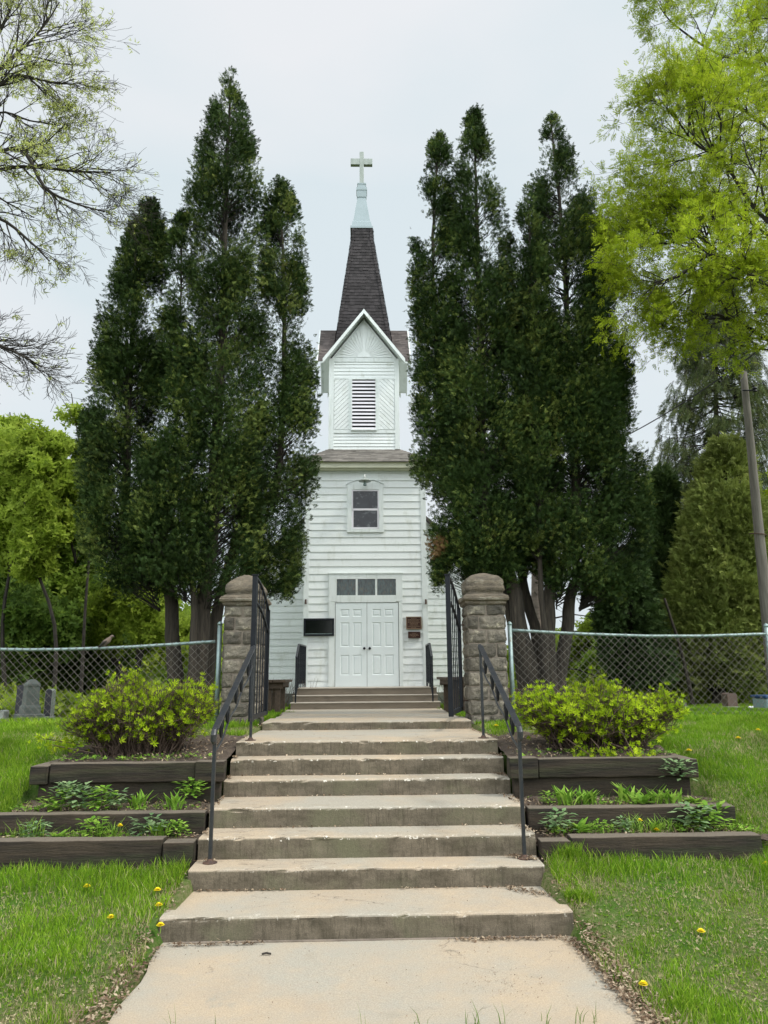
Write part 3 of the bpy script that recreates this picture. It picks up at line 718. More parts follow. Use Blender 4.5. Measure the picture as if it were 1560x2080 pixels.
# cross-gable roof with rake boards
mb = MB(); rk = MB(); sf = MB()
def gable_roof(axis):
    ue = bhw+over
    for s in (-1, 1):
        for w_ in (-1, 1):
            def P(u, v, z): return (bcx+v, bcy+u, z) if axis == 'y' else (bcx+u, bcy+v, z)
            a, b, c, d = P(w_*ue, s*ge, z_ge), P(w_*ge, s*ge, z_ge), P(0, 0, z_ap), P(w_*ue, 0, z_ap)
            if (Vector(b)-Vector(a)).cross(Vector(d)-Vector(a)).z < 0: a, b, c, d = b, a, d, c
            shingles(mb, a, b, c, d, .095, .16, .010, 30+s)
            mb.add([a, b, c, d], [(0, 1, 2, 3)], .4)
            k = Vector((0, 0, -.05)); sf.add([Vector(q)+k for q in (a, b, c, d)], [(0, 1, 2, 3)])
            sf.add([Vector(a), Vector(b), Vector(b)+k, Vector(a)+k], [(0, 1, 2, 3)])
            e = .03*w_; u = w_*ue
            q0, q1 = Vector(P(u+e, s*(ge+.015), z_ge)), Vector(P(u+e, 0, z_ap+.012)); q2 = q1+Vector((0, 0, -.125)); q3 = q0+Vector((0, 0, -.125))
            w = Vector(P(u, 0, 0))-Vector(P(u+e, 0, 0))
            rk.add([q0, q1, q2, q3, q0+w, q1+w, q2+w, q3+w], [(0, 1, 2, 3), (4, 5, 6, 7), (0, 1, 5, 4), (3, 2, 6, 7), (0, 3, 7, 4), (1, 2, 6, 5)])
gable_roof('y'); gable_roof('x')
mb.build('belfry_cross_gable_roof', M['shin2'], church); rk.build('rake_boards', M['trim'], church); sf.build('soffits', M['trim'], church)
# spire
SC = 19.48
def sx(py): return at((683+793)/2+(734.5-738)*(655-py)/300, py, SC).x
def ring(py, half, D=SC):
    c = sx(py); z = at(738, py, SC-half).z; return [(c-half, bcy-half, z), (c+half, bcy-half, z), (c+half, bcy+half, z), (c-half, bcy+half, z)]
r0, r1, r2 = ring(760, .905), ring(488, .322), ring(463, .305)
sp = MB()
for lo, hi, sd in ((r0, r1, 50), (r1, r2, 60)):
    for k in range(4):
        k2 = (k+1) % 4; shingles(sp, lo[k], lo[k2], hi[k2], hi[k], .108, .13, .014, sd+k)
        sp.add([lo[k], lo[k2], hi[k2], hi[k]], [(0, 1, 2, 3)], .3)
        a, b, c, d = map(Vector, (lo[k], lo[k2], hi[k2], hi[k])); nr_ = (b-a).cross(d-a).normalized()*.016; ex = (b-a).normalized()*.10
        shingles(sp, a+nr_, a+ex+nr_, d+ex*.8+nr_, d+nr_, .108, .3, .014, sd+10+k); shingles(sp, b-ex+nr_, b+nr_, c+nr_, c-ex*.8+nr_, .108, .3, .014, sd+20+k)
spire = sp.build('spire', M['shin'], church)
def zc(py, D=19.2): return at(735, py, D).z
def cxp(py): return at(734.6, py, 19.3).x
mb = MB()
mb.loft(cxp(455), bcy, [(.332, zc(464)), (.332, zc(460)), (.30, zc(459.5)), (.272, zc(449)), (.262, zc(448)), (.25, zc(447))], 1)
mb.loft(cxp(430), bcy, [(.25, zc(448)), (.125, zc(394)), (.122, zc(391))], 1)
mb.loft(cxp(385), bcy, [(.14, zc(393)), (.148, zc(380)), (.160, zc(379.5)), (.160, zc(374)), (.12, zc(373.6)), (.12, zc(366.5)), (.132, zc(366)), (.132, zc(364)), (.08, zc(363.5))], 1)
mb.build('steeple_cap', M['tin'], church)
ct = zc(297); cb = zc(365); cx_ = cxp(330)
mb = MB(); mb.box(cx_-.063, cx_+.063, bcy-.063, bcy+.063, cb, ct)
az1, az0 = zc(311), zc(323)
mb.box(cx_-.335, cx_-.064, bcy-.062, bcy+.062, az0, az1); mb.box(cx_+.064, cx_+.325, bcy-.062, bcy+.062, az0, az1)
mb.build('cross', M['crossp'], church, bevel=.006)
# ---- tower window
def rect(mb, pl, pr, pt, pb, D, y0, y1): mb.box(at(pl, (pt+pb)/2, D).x, at(pr, (pt+pb)/2, D).x, D-y0, D-y1, at(740, pb, D).z, at(740, pt, D).z)
wn = MB(); T = TD
for a in ((705, 714.5, 985, 1082), (769.5, 779, 985, 1082), (714.5, 769.5, 1074.5, 1082), (714.5, 769.5, 985, 995.5)): rect(wn, *a, T, .048, .0)
zt = at(740, 985, T).z; za = at(740, 977.5, T).z; xa, xb = at(705, 985, T).x, at(779, 985, T).x
wn.add([(xa, T-.048, zt), (xb, T-.048, zt), (xb-.25, T-.048, za), (xa+.25, T-.048, za), (xa, T, zt), (xb, T, zt), (xb-.25, T, za), (xa+.25, T, za)], [(0, 1, 2, 3), (3, 2, 6, 7), (0, 3, 7, 4), (1, 2, 6, 5)])
win = wn.build('upper_window', M['trim'], church, bevel=.004)
mb = MB(); xa, xb = xa-.02, xb+.02
for p, q in (((xa, zt), (xa+.27, za+.012)), ((xa+.27, za+.012), (xb-.27, za+.012)), ((xb-.27, za+.012), (xb, zt))): mb.bar((p[0], T-.045, p[1]+.012), (q[0], T-.045, q[1]+.008), .045, .007)
mb.build('window_head_moulding', M['trim'], win)
sh = MB()
for a in ((714.5, 717, 996, 1034), (767, 769.5, 996, 1034), (717, 767, 996, 998.2), (716, 768.5, 1033.5, 1037.5)): rect(sh, *a, T, .040, .022)
for a in ((714.5, 718, 1037.5, 1074), (766.5, 769.5, 1037.5, 1074), (718, 766.5, 1071.5, 1074)): rect(sh, *a, T, .034, .022)
sh.build('sash', M['louv'], win)
g = MB(); rect(g, 717, 767, 998, 1034, T, .028, .024); g.build('upper_pane', M['glass'], win)
g = MB(); rect(g, 718, 766.5, 1037.5, 1071.5, T, .028, .024); g.build('lower_pane', M['glass'], win)
# ---- dish lamp above the window
lp = at(741, 975, TD-.28)
lamp = thing('wall_lamp', (lp.x, TD, lp.z), 'gooseneck barn lamp with white dish shade above the tower window', 'lamp')
c = Vector(lp)
MB().tube([(c.x, TD-.02, c.z+.10), (c.x, TD-.14, c.z+.17), (c.x, TD-.25, c.z+.15), (c.x, TD-.28, c.z+.03)], .014, 8).build('arm', M['whitep'], lamp, smooth=True)
MB().lathe((c.x, TD-.28, c.z), [(.155, -.035), (.15, -.02), (.10, .015), (.04, .03), (.03, .07), (.012, .08)], 20).build('dish_shade', M['crossp'], lamp, smooth=True)
MB().lathe((c.x, TD-.28, c.z-.04), [(.012, -.115), (.045, -.10), (.048, -.085), (.022, -.02), (.02, .01)], 12).build('bulb', M['galv'], lamp, smooth=True)
# ---- transom and doors
tr = MB()
for a in ((668, 684, 1166, 1222), (804, 817.5, 1166, 1222), (684, 804, 1166, 1176.5), (684, 804, 1209.5, 1224), (722.5, 726.5, 1176.5, 1209.5), (762, 766, 1176.5, 1209.5)): rect(tr, *a, T, .050, 0)
rect(tr, 666, 819, 1163.5, 1166, T, .065, 0)
tro = tr.build('transom_window', M['trim'], church, bevel=.003)
for a, b in ((684, 722.5), (726.5, 762), (766, 804)):
    g = MB(); rect(g, a, b, 1176.5, 1209.5, T, .028, .022); g.build('pane', M['glassc'], tro)
de = MB(); zd0 = zsill; zd1 = at(747, 1225, T).z; dxl, dxr = at(681.3, 1310, T).x, at(809.5, 1310, T).x
xl0, xr0 = at(668.3, 1222, T).x, at(817.3, 1222, T).x
for a, b in ((xl0, dxl-.012), (dxr+.012, xr0)): MB().box(a, b, T-.050, T, zd0, at(740, 1222.3, T).z).build('door_casing', M['trim'], church, bevel=.003)
g = MB(); g.box(dxl-.012, dxr+.012, T-.024, T-.02, zd0, zd1+.01); g.build('door_gap_shade', M['dark'], church)  # black sheet in place of the shade between the door leaves
dm = (dxl+dxr)/2
for s, (a, b) in ((-1, (dxl, dm-.004)), (1, (dm+.004, dxr))):
    d = MB(); w = b-a; h = zd1-zd0
    # slab as a grid of stiles and rails with recessed raised panels
    ux = [0, .16, .445, .555, .84, 1]; uz = [0, .135, .375, .47, .765, .835, .925, 1]
    for i in range(5):
        for j in range(7):
            x0_, x1_ = a+w*ux[i], a+w*ux[i+1]; z0_, z1_ = zd0+h*uz[j], zd0+h*uz[j+1]; F = T-.040
            if i in (1, 3) and j in (1, 3, 5):
                lv_ = [(0, 0), (.016, .013), (.022, .013), (.05, .004)]; prev = None
                for ins, dep in lv_:
                    q = [(x0_+ins, F+dep, z0_+ins), (x1_-ins, F+dep, z0_+ins), (x1_-ins, F+dep, z1_-ins), (x0_+ins, F+dep, z1_-ins)]
                    if prev is not None: d.add(prev+q, [(k, (k+1) % 4, 4+(k+1) % 4, 4+k) for k in range(4)], .5)
                    prev = q
                d.add(prev, [(0, 1, 2, 3)], .5)
            else: d.add([(x0_, F, z0_), (x1_, F, z0_), (x1_, F, z1_), (x0_, F, z1_)], [(0, 1, 2, 3)], .5)
    d.add([(a, T-.04, zd0), (a, T-.04, zd1), (a, T-.022, zd1), (a, T-.022, zd0)], [(0, 1, 2, 3)]); d.add([(b, T-.04, zd0), (b, T-.04, zd1), (b, T-.022, zd1), (b, T-.022, zd0)], [(0, 1, 2, 3)])
    do = d.build('door', M['doorp'], church)
    kx = dm+s*.065; kz = at(747, 1317, T).z; kn = MB(); kn.tube([(kx, T-.04, kz), (kx, T-.048, kz), (kx, T-.05, kz), (kx, T-.075, kz), (kx, T-.085, kz), (kx, T-.105, kz), (kx, T-.115, kz)], [.032, .032, .014, .014, .026, .03, .016], 14)
    kn.build('knob', M['blackm'], do, smooth=True)
mb = MB(); mb.box(xl0-.05, xr0+.05, T-.10, T+.02, zsill-.035, zsill-.002); mb.build('door_sill', M['trim'], church)
for px, nm in ((621, 'left'), (865, 'right')):
    p = at(px, 1222, T-.05); mb = MB(); mb.tube([(p.x, T-.02, p.z+.05), (p.x, T-.06, p.z+.04), (p.x, T-.06, p.z-.06)], [.018, .022, .028], 8); mb.build('wall_hook', M['rust'], church)
# ---- plaques
def plaque(pl, pr, pt, pb, label, cat, frame, face, lines, y=.05):
    x0, x1 = at(pl, pt, T).x, at(pr, pt, T).x; z0, z1 = at(740, pb, T).z, at(740, pt, T).z; f = .022 if lines else .045
    r = thing('wall_plaque' if lines else 'notice_board', ((x0+x1)/2, T, z0), label, cat)
    mb = MB(); Y0, Y1 = T-y-.03, T-.021
    for a in ((x0, x0+f, z0, z1), (x1-f, x1, z0, z1), (x0+f, x1-f, z0, z0+f), (x0+f, x1-f, z1-f, z1)): mb.box(a[0], a[1], Y0, Y1, a[2], a[3])
    mb.build('frame', frame, r, bevel=.003); MB().box(x0+f, x1-f, Y0+.012, Y1, z0+f, z1-f).build('panel', face, r)
    if lines:
        mb = MB(); rr = random.Random(int(pl)); hh = (z1-z0-2*f)/lines
        for k in range(lines):
            z = z1-f-hh*(k+.5); mg = (.30 if k == 0 else rr.choice([.06, .08, .1, .2])) if k != lines-1 else .28; xx = x0+f+(x1-x0-2*f)*mg; xe = x1-f-(x1-x0-2*f)*mg
            while xx < xe-.012:
                w = rr.uniform(.014, .04); w = min(w, xe-xx)
                mb.box(xx, xx+w, Y0+.008, Y0+.0125, z-hh*.26, z+hh*.22); xx += w+.009
        mb.build('lettering', M['bronze2'], r)
    else:
        MB().box(x0+f, x1-f, Y0+.004, Y0+.012, z0+f, z0+f+.012).build('ledge', M['galv'], r)
plaque(617.5, 679, 1256, 1291.5, 'black framed glass notice board on the wall left of the doors', 'notice board', M['blackm'], M['board'], 0)
plaque(824.5, 855.5, 1253.5, 1279, 'larger bronze plaque with raised lettering right of the doors', 'plaque', M['bronze2'], M['bronze'], 8)
plaque(828.5, 853.5, 1284, 1297, 'small bronze plaque with raised lettering, below the larger plaque', 'plaque', M['bronze'], M['bronze'], 4)
# ---- porch steps and rails
pd = [16.2, 16.5, 16.8]; pyx = [(590.4, 1426), (595, 1411.5), (599.6, 1396.5)]; prx = [894, 889, 887]
porch = thing('porch_steps', (0, 16.2, .9), 'low brown-grey porch steps in front of the white church doors', 'steps')
zz = [at(747, 1440, 16.2).z]+[at(747, q[1], d).z for q, d in zip(pyx, pd)]
M['porch'] = mat('porch_concrete', (.20, .165, .125), (.15, .125, .095), scale=3, rough=.9, bump=.3, bscale=40, c3=(.10, .085, .065), s3=5, lo3=.55, hi3=.75, stretch=(.5, 1, 3))
M['porcht'] = mat('porch_tread', (.42, .38, .32), (.34, .31, .26), scale=5, rough=.9)
for i, d in enumerate(pd):
    xa, xb = at(pyx[i][0], pyx[i][1], d).x, at(prx[i], pyx[i][1], d).x; ye = T-.036 if i == 2 else pd[i+1]+.05
    st = MB().box(xa, xb, d, ye, zz[i]-.04, zz[i+1]-.02).build('step', M['porch'], porch)
    MB().box(xa-.012, xb+.012, d-.018, ye, zz[i+1]-.0199, zz[i+1]).build('tread', M['porcht'], st, bevel=.004)
def prail(s, label):
    px_t = 605 if s < 0 else 874
    x = at(605, 1308, 16.75).x+.02 if s < 0 else at(874.5, 1308, 16.75).x-.02
    xw = at(620, 1322, 17.8).x if s < 0 else at(866.5, 1322, 17.8).x
    zt_ = at(605, 1309, 16.75).z; zp = zz[3]
    r = thing('porch_railing', (x, 16.8, zp), label, 'railing', 'railings of the porch steps')
    a = Vector((xw, 17.9, zt_)); b = Vector((x, 16.75, zt_)); c = Vector((x-.02*s*0, 16.22, zt_-.30))
    mb = MB(); mb.bar(a, b, .04, .03); mb.bar(b, c, .04, .03); mb.build('top_rail', M['rail'], r)
    mb = MB(); mb.bar(a+Vector((0, 0, -.87)), b+Vector((0, 0, -.87)), .02, .02); mb.bar(b+Vector((0, 0, -.87)), c+Vector((0, 0, -.83)), .02, .02); mb.build('bottom_rail', M['blackm'], r)
    for p, z0 in ((a, zp), (b, zp), (c, zz[1])): MB().box(p.x-.016, p.x+.016, p.y-.016, p.y+.016, z0, p.z).build('post', M['blackm'], r)
    for k in range(1, 12):
        p = a.lerp(b, k/12); MB().bar(p+Vector((0, 0, -.87)), p, .014, .014).build('baluster', M['blackm'], r)
    for k in range(1, 4):
        p = b.lerp(c, k/4); MB().bar(p+Vector((0, 0, -.87)), p, .014, .014).build('baluster', M['blackm'], r)
    for k in (3, 8):
        p = a.lerp(b, k/12); MB().bar((p.x, p.y, zp), (p.x, p.y, zt_-.87), .014, .014).build('baluster_foot', M['blackm'], r)
prail(-1, 'short black metal railing on the left side of the porch steps')
prail(1, 'short black metal railing on the right side of the porch steps')
# ---- benches
def bench(x0, x1, y0, y1, zt_, label):
    g = hf((x0+x1)/2, y0); r = thing('wooden_bench', ((x0+x1)/2, (y0+y1)/2, g), label, 'bench', 'wooden benches by the path')
    xm = (x0+x1)/2
    for a, b in ((x0, xm-.012), (xm+.012, x1)): MB().box(a, b, y0, y1, zt_-.045, zt_).build('plank', M['wood'], r, bevel=.005)
    mb = MB(); mb.box(x0+.05, x1-.05, y0+.10, y0+.14, zt_-.15, zt_-.046); mb.box(x0+.05, x1-.05, y1-.14, y1-.10, zt_-.15, zt_-.046); mb.box(x0+.05, x0+.09, y0+.141, y1-.141, zt_-.12, zt_-.046); mb.box(x1-.09, x1-.05, y0+.141, y1-.141, zt_-.12, zt_-.046); mb.build('apron', M['wood'], r)
    for lx in (x0+.11, x1-.20):
        for ly in (y0+.15, y1-.24): MB().box(lx, lx+.09, ly, ly+.09, g-.05, zt_-.0461).build('leg', M['wood'], r, bevel=.004)
p = at(580, 1381, 13.3); bench(p.x-.46, p.x, 13.3, 14.5, p.z, 'low brown wooden bench behind the left gate leaf')
p = at(906, 1376, 12.6); bench(p.x, p.x+.50, 12.6, 14.3, p.z, 'low brown wooden bench behind the right gate leaf')
# ------------------------------------------------------------------ headstones and small things in the cemetery
def base_at(px, py): p = hit(px, py); return p
def gx(px, y, py=1430): return at(px, py, y).x
YG = 13.2
def gpt(px, py, y): return at(px, py, y)
# obelisk-like monument
mcx = gx(63, YG+.3); zb = gpt(60, 1467, YG).z; z = lambda py: gpt(65, py, YG).z; pxm = (gx(95, YG)-gx(29, YG))/66
r = thing('headstone', (mcx, YG+.3, zb), 'tall grey granite monument with pointed cap and stepped base behind the left fence', 'headstone', 'headstones of the cemetery')
def turned(prof, name, rgh=0):
    mb = MB(); mb.loft(0, 0, prof, 4); ca, sa = math.cos(R_(41)), math.sin(R_(41))
    if rgh: mb.rough(rgh, 9)
    mb.v = [(mcx-.01+x*ca-y*sa, YG+.3+x*sa+y*ca, z_) for x, y, z_ in mb.v]; mb.build(name, M['granite'], r)
k_ = pxm/2.83
turned([(66*k_, zb-.2), (66*k_, z(1453)), (62*k_, z(1452))], 'base', .012); turned([(47*k_, z(1453)), (47*k_, z(1438)), (40*k_, z(1433))], 'plinth')
turned([(38*k_, z(1434)), (35*k_, z(1395))], 'shaft'); turned([(35*k_, z(1396)), (38*k_, z(1394)), (38*k_, z(1390)), (14*k_, z(1380.5)), (.004, z(1379.5))], 'cap')
def stone(name, pl, pr, pt, pb, D, th, mt, label, arch=False, face=False, base=None):
    xa, xb = gx(pl, D, pb), gx(pr, D, pb); z0, z1 = gpt(pl, pb, D).z, gpt(pl, pt, D).z; cx = (xa+xb)/2; hw = (xb-xa)/2; n = 12
    r = thing('headstone', (cx, D, z0), label, 'headstone', 'headstones of the cemetery')
    prof = [(-hw, z0-.15), (hw, z0-.15)]
    if arch: prof += [(hw*math.cos(a), z1-hw*.9+hw*.9*math.sin(a)) for a in np.linspace(0, math.pi, n)]
    else: prof += [(hw, z1-.02), (hw-.02, z1), (-hw+.02, z1), (-hw, z1-.02)]
    vs = []
    for dy in (0, th):
        for (u, zz_) in prof: vs.append((cx+u, D+dy, zz_))
    k = len(prof); mb = MB(); mb.add(vs, [tuple(range(k)), tuple(range(2*k-1, k-1, -1))]+[(i, (i+1) % k, k+(i+1) % k, k+i) for i in range(k)])
    mb.build('slab', mt, r, bevel=.006)
    if face: MB().add([(u_*.999+cx if abs(u_) else cx, D-.004, zz_) for u_, zz_ in prof], [tuple(range(len(prof)))]).build('face', M['granited'], r)  # dark sheet over the front stands in for its shade
    b = MB(); b.box(cx-hw-.025, cx+hw+.025, D-.03, D+th+.03, z0-.1, z0+.05); b.build('base', base or mt, r, bevel=.008)
stone('a', 29, 47, 1392, 1462, 13.9, .5, M['granited'], 'dark stone slab standing just behind the left side of the tall grey monument')
stone('b', 88, 101, 1400, 1461, 13.9, .16, M['marble'], 'narrow pale headstone with rounded top and front painted dark for shade, right of the tall grey monument', arch=True, face=True)
stone('c', -14, 5, 1444, 1466, 13.4, .2, M['marble'], 'low pale headstone at the left edge behind the fence')
stone('d', 1383, 1395, 1421, 1441, 13.6, .15, M['granite'], 'small grey headstone with pale rim behind the right shrub', arch=True, base=M['marble'])
stone('e', 1421, 1429, 1437, 1442, 13.9, .3, M['granited'], 'very low dark marker in the grass between the two right headstones')
stone('f', 1481, 1499, 1408.5, 1441, 13.5, .24, M['brownst'], 'reddish brown block headstone with pale base behind the right fence', base=M['marble'])
# lidded box
D = 12.9; xa, xb = gx(1528, D+.5), gx(1600, D); z0, z1 = gpt(1540, 1448, D).z, gpt(1540, 1413, D).z
r = thing('lidded_bin', ((xa+xb)/2, D, z0), 'pale blue-grey bin with dark blue lid at the right edge behind the fence', 'bin')
MB().box(xa, xb, D, D+.5, z0-.05, z1-.05).build('body', M['ltblue'], r, bevel=.03); MB().box(xa-.02, xb+.02, D-.02, D+.52, z1-.05, z1).build('lid', M['blue'], r, bevel=.015)
# white bloom by the bin
p = gpt(1526, 1445, 12.8); r = thing('flower_pot', (p.x, 12.8, p.z), 'tiny clay pot with white blooms beside the pale blue bin', 'flower pot')
MB().lathe(p, [(.03, -.05), (.042, .03), (.046, .035), (.04, .04)], 12).build('pot', M['brownst'], r); mb = MB()
for k in range(9): a = k*.7; mb.lathe(p+Vector((.03*math.cos(a), .03*math.sin(a), .05+.01*(k % 3))), [(.004, -.01), (.018, 0), (.016, .012), (.003, .018)], 7)
mb.build('bloom', M['whitep'], r)
# post and rail fence far behind
r = thing('wooden_fence', (4.8, 17, .8), 'low old wooden rail fence beyond the right group of cedars', 'fence')
yw = 17.5; a = at(1015, 1400, yw); b = at(1235, 1417, yw); mb = MB(); mb.bar(a, b, .05, .10); mb.build('top_rail', M['oldwood'], r); MB().bar(a+Vector((0, 0, -.32)), b+Vector((0, 0, -.30)), .05, .10).build('lower_rail', M['oldwood'], r)
for t in (.02, .33, .66, .97):
    q = a.lerp(b, t); MB().box(q.x-.06, q.x+.06, yw+.03, yw+.13, hf(q.x, yw)-.1, q.z+.03).build('post', M['oldwood'], r)
# utility pole and cable
pa, pb = at(1510, 757, 14.2), at(1566, 1330, 14.2)
r = thing('utility_pole', (pb.x, 14.2, .9), 'leaning grey wooden utility pole at the right edge behind the fence', 'utility pole')
d = (pb-pa).normalized(); pe = pb+d*((pb.z-hf(pb.x, 14.2)+.2)/-d.z); pts = [pe.lerp(pa, t) for t in np.linspace(0, 1, 14)]
mb = MB(); mb.tube(pts+[pa-d*.03], [.125-.06*t for t in np.linspace(0, 1, 14)]+[.03], 14); mb.rough(.006, 4); mb.build('shaft', M['pole'], r, smooth=True)
q = at(1521, 792, 14.1); mb = MB(); mb.tube([q+Vector((-.12, .02, 0)), q+Vector((.16, 0, -.01))], .014, 6); mb.lathe(q+Vector((.12, -.02, 0)), [(.02, -.05), (.045, -.04), (.03, 0), (.05, .02), (.02, .06)], 10); mb.build('insulator', M['blackm'], r)
ring_ = at(1545, 1075, 14.1); MB().tube([ring_+Vector((.15*math.cos(a), .13+.15*math.sin(a), -.02*a)) for a in np.linspace(0, 6.3, 20)], .012, 5).build('wire_wrap', M['rust'], r)
a = at(1230, 905, 19.0); b = at(1700, 590, 9.5); r = thing('overhead_cable', a, 'black overhead cable sloping up to the right in front of the spruce', 'cable')
pts = [a.lerp(b, t)+Vector((0, 0, -.55*4*t*(1-t)*.35)) for t in np.linspace(0, 1, 30)]; MB().tube(pts, .014, 5).build('cable', M['wirebl'], r)
# dove on the left fence rail
q = at(210, 1316, YF); zr = float(np.interp(q.x, [t[0] for t in fl], [t[1] for t in fl]))+.022
r = thing('bird', (q.x, YF, zr), 'brown dove perched on the left fence rail', 'bird')
def bp(u, v): return Vector((q.x+u, YF, zr+v))
mb = MB(); mb.tube([bp(-.085, -.050), bp(-.05, -.015), bp(-.01, .025), bp(.03, .055), bp(.062, .082), bp(.080, .105), bp(.092, .122), bp(.104, .130), bp(.116, .126), bp(.128, .121)], [.006, .016, .030, .038, .034, .022, .0185, .019, .012, .002], 12)
mb.build('body', M['dove'], r, smooth=True)
for s in (-1, 1):
    w = MB(); w.tube([bp(.05, .07)+Vector((0, s*.030, 0)), bp(.01, .045)+Vector((0, s*.036, 0)), bp(-.04, .003)+Vector((0, s*.022, 0)), bp(-.065, -.025)+Vector((0, s*.008, 0))], [.008, .020, .013, .003], 8); w.build('wing', M['bark2'], r, smooth=True)
    f_ = MB(); f_.tube([bp(.03, .03)+Vector((0, s*.014, 0)), bp(.035, 0)+Vector((0, s*.014, 0)), bp(.055, -.002)+Vector((0, s*.014, 0))], .004, 5); f_.build('leg', M['rust'], r)
# plant label
p = hit(1380, 1689); r = thing('plant_label', p, 'small white plant label stuck in the lowest right bed', 'plant label')
MB().box(p.x-.014, p.x+.014, p.y, p.y+.002, p.z+.02, p.z+.085).build('tag', M['whitep'], r); MB().box(p.x-.003, p.x+.003, p.y+.0021, p.y+.004, p.z-.03, p.z+.05).build('stake', M['galv'], r)

# ------------------------------------------------------------------ foliage machinery
def frames(n, d=None, spread=1.0, up=0.0):
    """random orthonormal frames; forward near d"""
    f = rng.normal(size=(n, 3))*spread
    if d is not None: f = f+d
    f[:, 2] += up; f /= np.linalg.norm(f, axis=1, keepdims=True)
    a = rng.normal(size=(n, 3)); s = np.cross(f, a); s /= np.linalg.norm(s, axis=1, keepdims=True); u = np.cross(s, f)
    return f, s, u
def place(T, pos, f, s, u, size):
    """T (m,4,3) template in (forward, side, up); -> (n*m*4,3)"""
    P = T.reshape(-1, 3)
    V = pos[:, None, :] + size[:, None, None]*(P[None, :, 0:1]*f[:, None, :]+P[None, :, 1:2]*s[:, None, :]+P[None, :, 2:3]*u[:, None, :])
    return V.reshape(-1, 3)
def leaf(x, y, z, ang, L, W, tilt=0.0, bend=0.0):
    """one kite-shaped leaf quad"""
    c, s_ = math.cos(ang), math.sin(ang); P = [(0, 0, 0), (.5*L, -W/2, bend*.5), (L, 0, tilt*L+0), (.5*L, W/2, bend*.5)]
    return [(x+a*c-b*s_, y+a*s_+b*c, z+h+tilt*a*.5) for a, b, h in P]
def tmpl(ls): return np.array(ls, float)
rr = random.Random(3)
T_CEDAR = tmpl([leaf(.12+.16*k, 0, 0, sg*(.85-.10*k)+rr.uniform(-.15, .15), .52-.06*k, .112, rr.uniform(-.35, .35)) for k in range(0, 5) for sg in ((-1, 1) if k % 2 else (1, -1))][:8] + [leaf(.62, 0, 0, 0, .5, .12, .1)])
T_ASH = tmpl([leaf(.12+.2*k, 0, 0, sg*1.0+rr.uniform(-.2, .2), .42, .13, rr.uniform(-.5, -.1)) for k in range(4) for sg in (-1, 1)] + [leaf(.85, 0, 0, 0, .42, .13, -.3)])
T_LEAF = tmpl([leaf(0, 0, 0, a+rr.uniform(-.3, .3), .75+rr.uniform(-.1, .2), .42, rr.uniform(-.4, .5)) for a in (0, 1.2, 2.5, 3.7, 5.0)])
T_ROS = tmpl([leaf(0, 0, 0, a*1.0472+rr.uniform(-.2, .2), .85+rr.uniform(-.15, .2), .34, .45) for a in range(6)] + [leaf(0, 0, .1, a*1.6+.5, .5, .26, 1.2) for a in range(4)])
T_NEED = tmpl([leaf(.1*k, 0, 0, sg*(.9)+rr.uniform(-.2, .2), .26, .06, rr.uniform(-.9, .1)) for k in range(9) for sg in (-1, 1)])
T_YOUNG = tmpl([leaf(0, 0, 0, a+rr.uniform(-.3, .3), .8+rr.uniform(-.2, .2), .30, rr.uniform(-.2, .9)) for a in (0, 1.5, 3.1, 4.5)])
def foliage(name, T, pos, f, s, u, size, tint, mt, parent):
    V = place(T, pos, f, s, u, size); m_ = len(T); t = np.repeat(tint, m_)+rng.normal(0, .04, len(pos)*m_)
    return npmesh(name, V, 4, np.clip(t, 0, 1), mt, parent)
def segs_mesh(name, segs, mt, parent, n=4):
    """segs: list of (p0, p1, r0, r1)"""
    A = np.array([s[0] for s in segs], float); B = np.array([s[1] for s in segs], float); r0 = np.array([s[2] for s in segs]); r1 = np.array([s[3] for s in segs])
    d = B-A; l = np.linalg.norm(d, axis=1, keepdims=True); d = d/np.maximum(l, 1e-6); B = B+d*(r1[:, None]*.5)
    h = np.where(np.abs(d[:, 2:3]) > .9, np.array([[1., 0, 0]]), np.array([[0, 0, 1.]])); a = np.cross(d, h); a /= np.linalg.norm(a, axis=1, keepdims=True); b = np.cross(d, a)
    V = []
    for k in range(n):
        w0, w1 = 2*math.pi*k/n, 2*math.pi*(k+1)/n
        q = [A+(a*math.cos(w0)+b*math.sin(w0))*r0[:, None], A+(a*math.cos(w1)+b*math.sin(w1))*r0[:, None], B+(a*math.cos(w1)+b*math.sin(w1))*r1[:, None], B+(a*math.cos(w0)+b*math.sin(w0))*r1[:, None]]
        V.append(np.stack(q, 1))
    V = np.stack(V, 1).reshape(-1, 3); return npmesh(name, V, 4, np.repeat(rng.random(len(segs)), n), mt, parent)
def path_tube(mb, pts, r0, r1, n=10, fl=1.0):
    k = len(pts); return mb.tube(pts, [(r0+(r1-r0)*i/(k-1))*(1+(fl-1)*max(0, 1-i*1.2)) for i in range(k)], n)
def smooth_path(ps, n=14):
    """Catmull-Rom through points"""
    ps = [Vector(p) for p in ps]; q = [ps[0]*2-ps[1]]+ps+[ps[-1]*2-ps[-2]]; out = []
    for i in range(1, len(q)-2):
        for k in range(n):
            t = k/n; a, b, c, d = q[i-1], q[i], q[i+1], q[i+2]
            out.append(.5*((2*b)+(c-a)*t+(2*a-5*b+4*c-d)*t*t+(3*b-a-3*c+d)*t*t*t))
    out.append(ps[-1]); return out

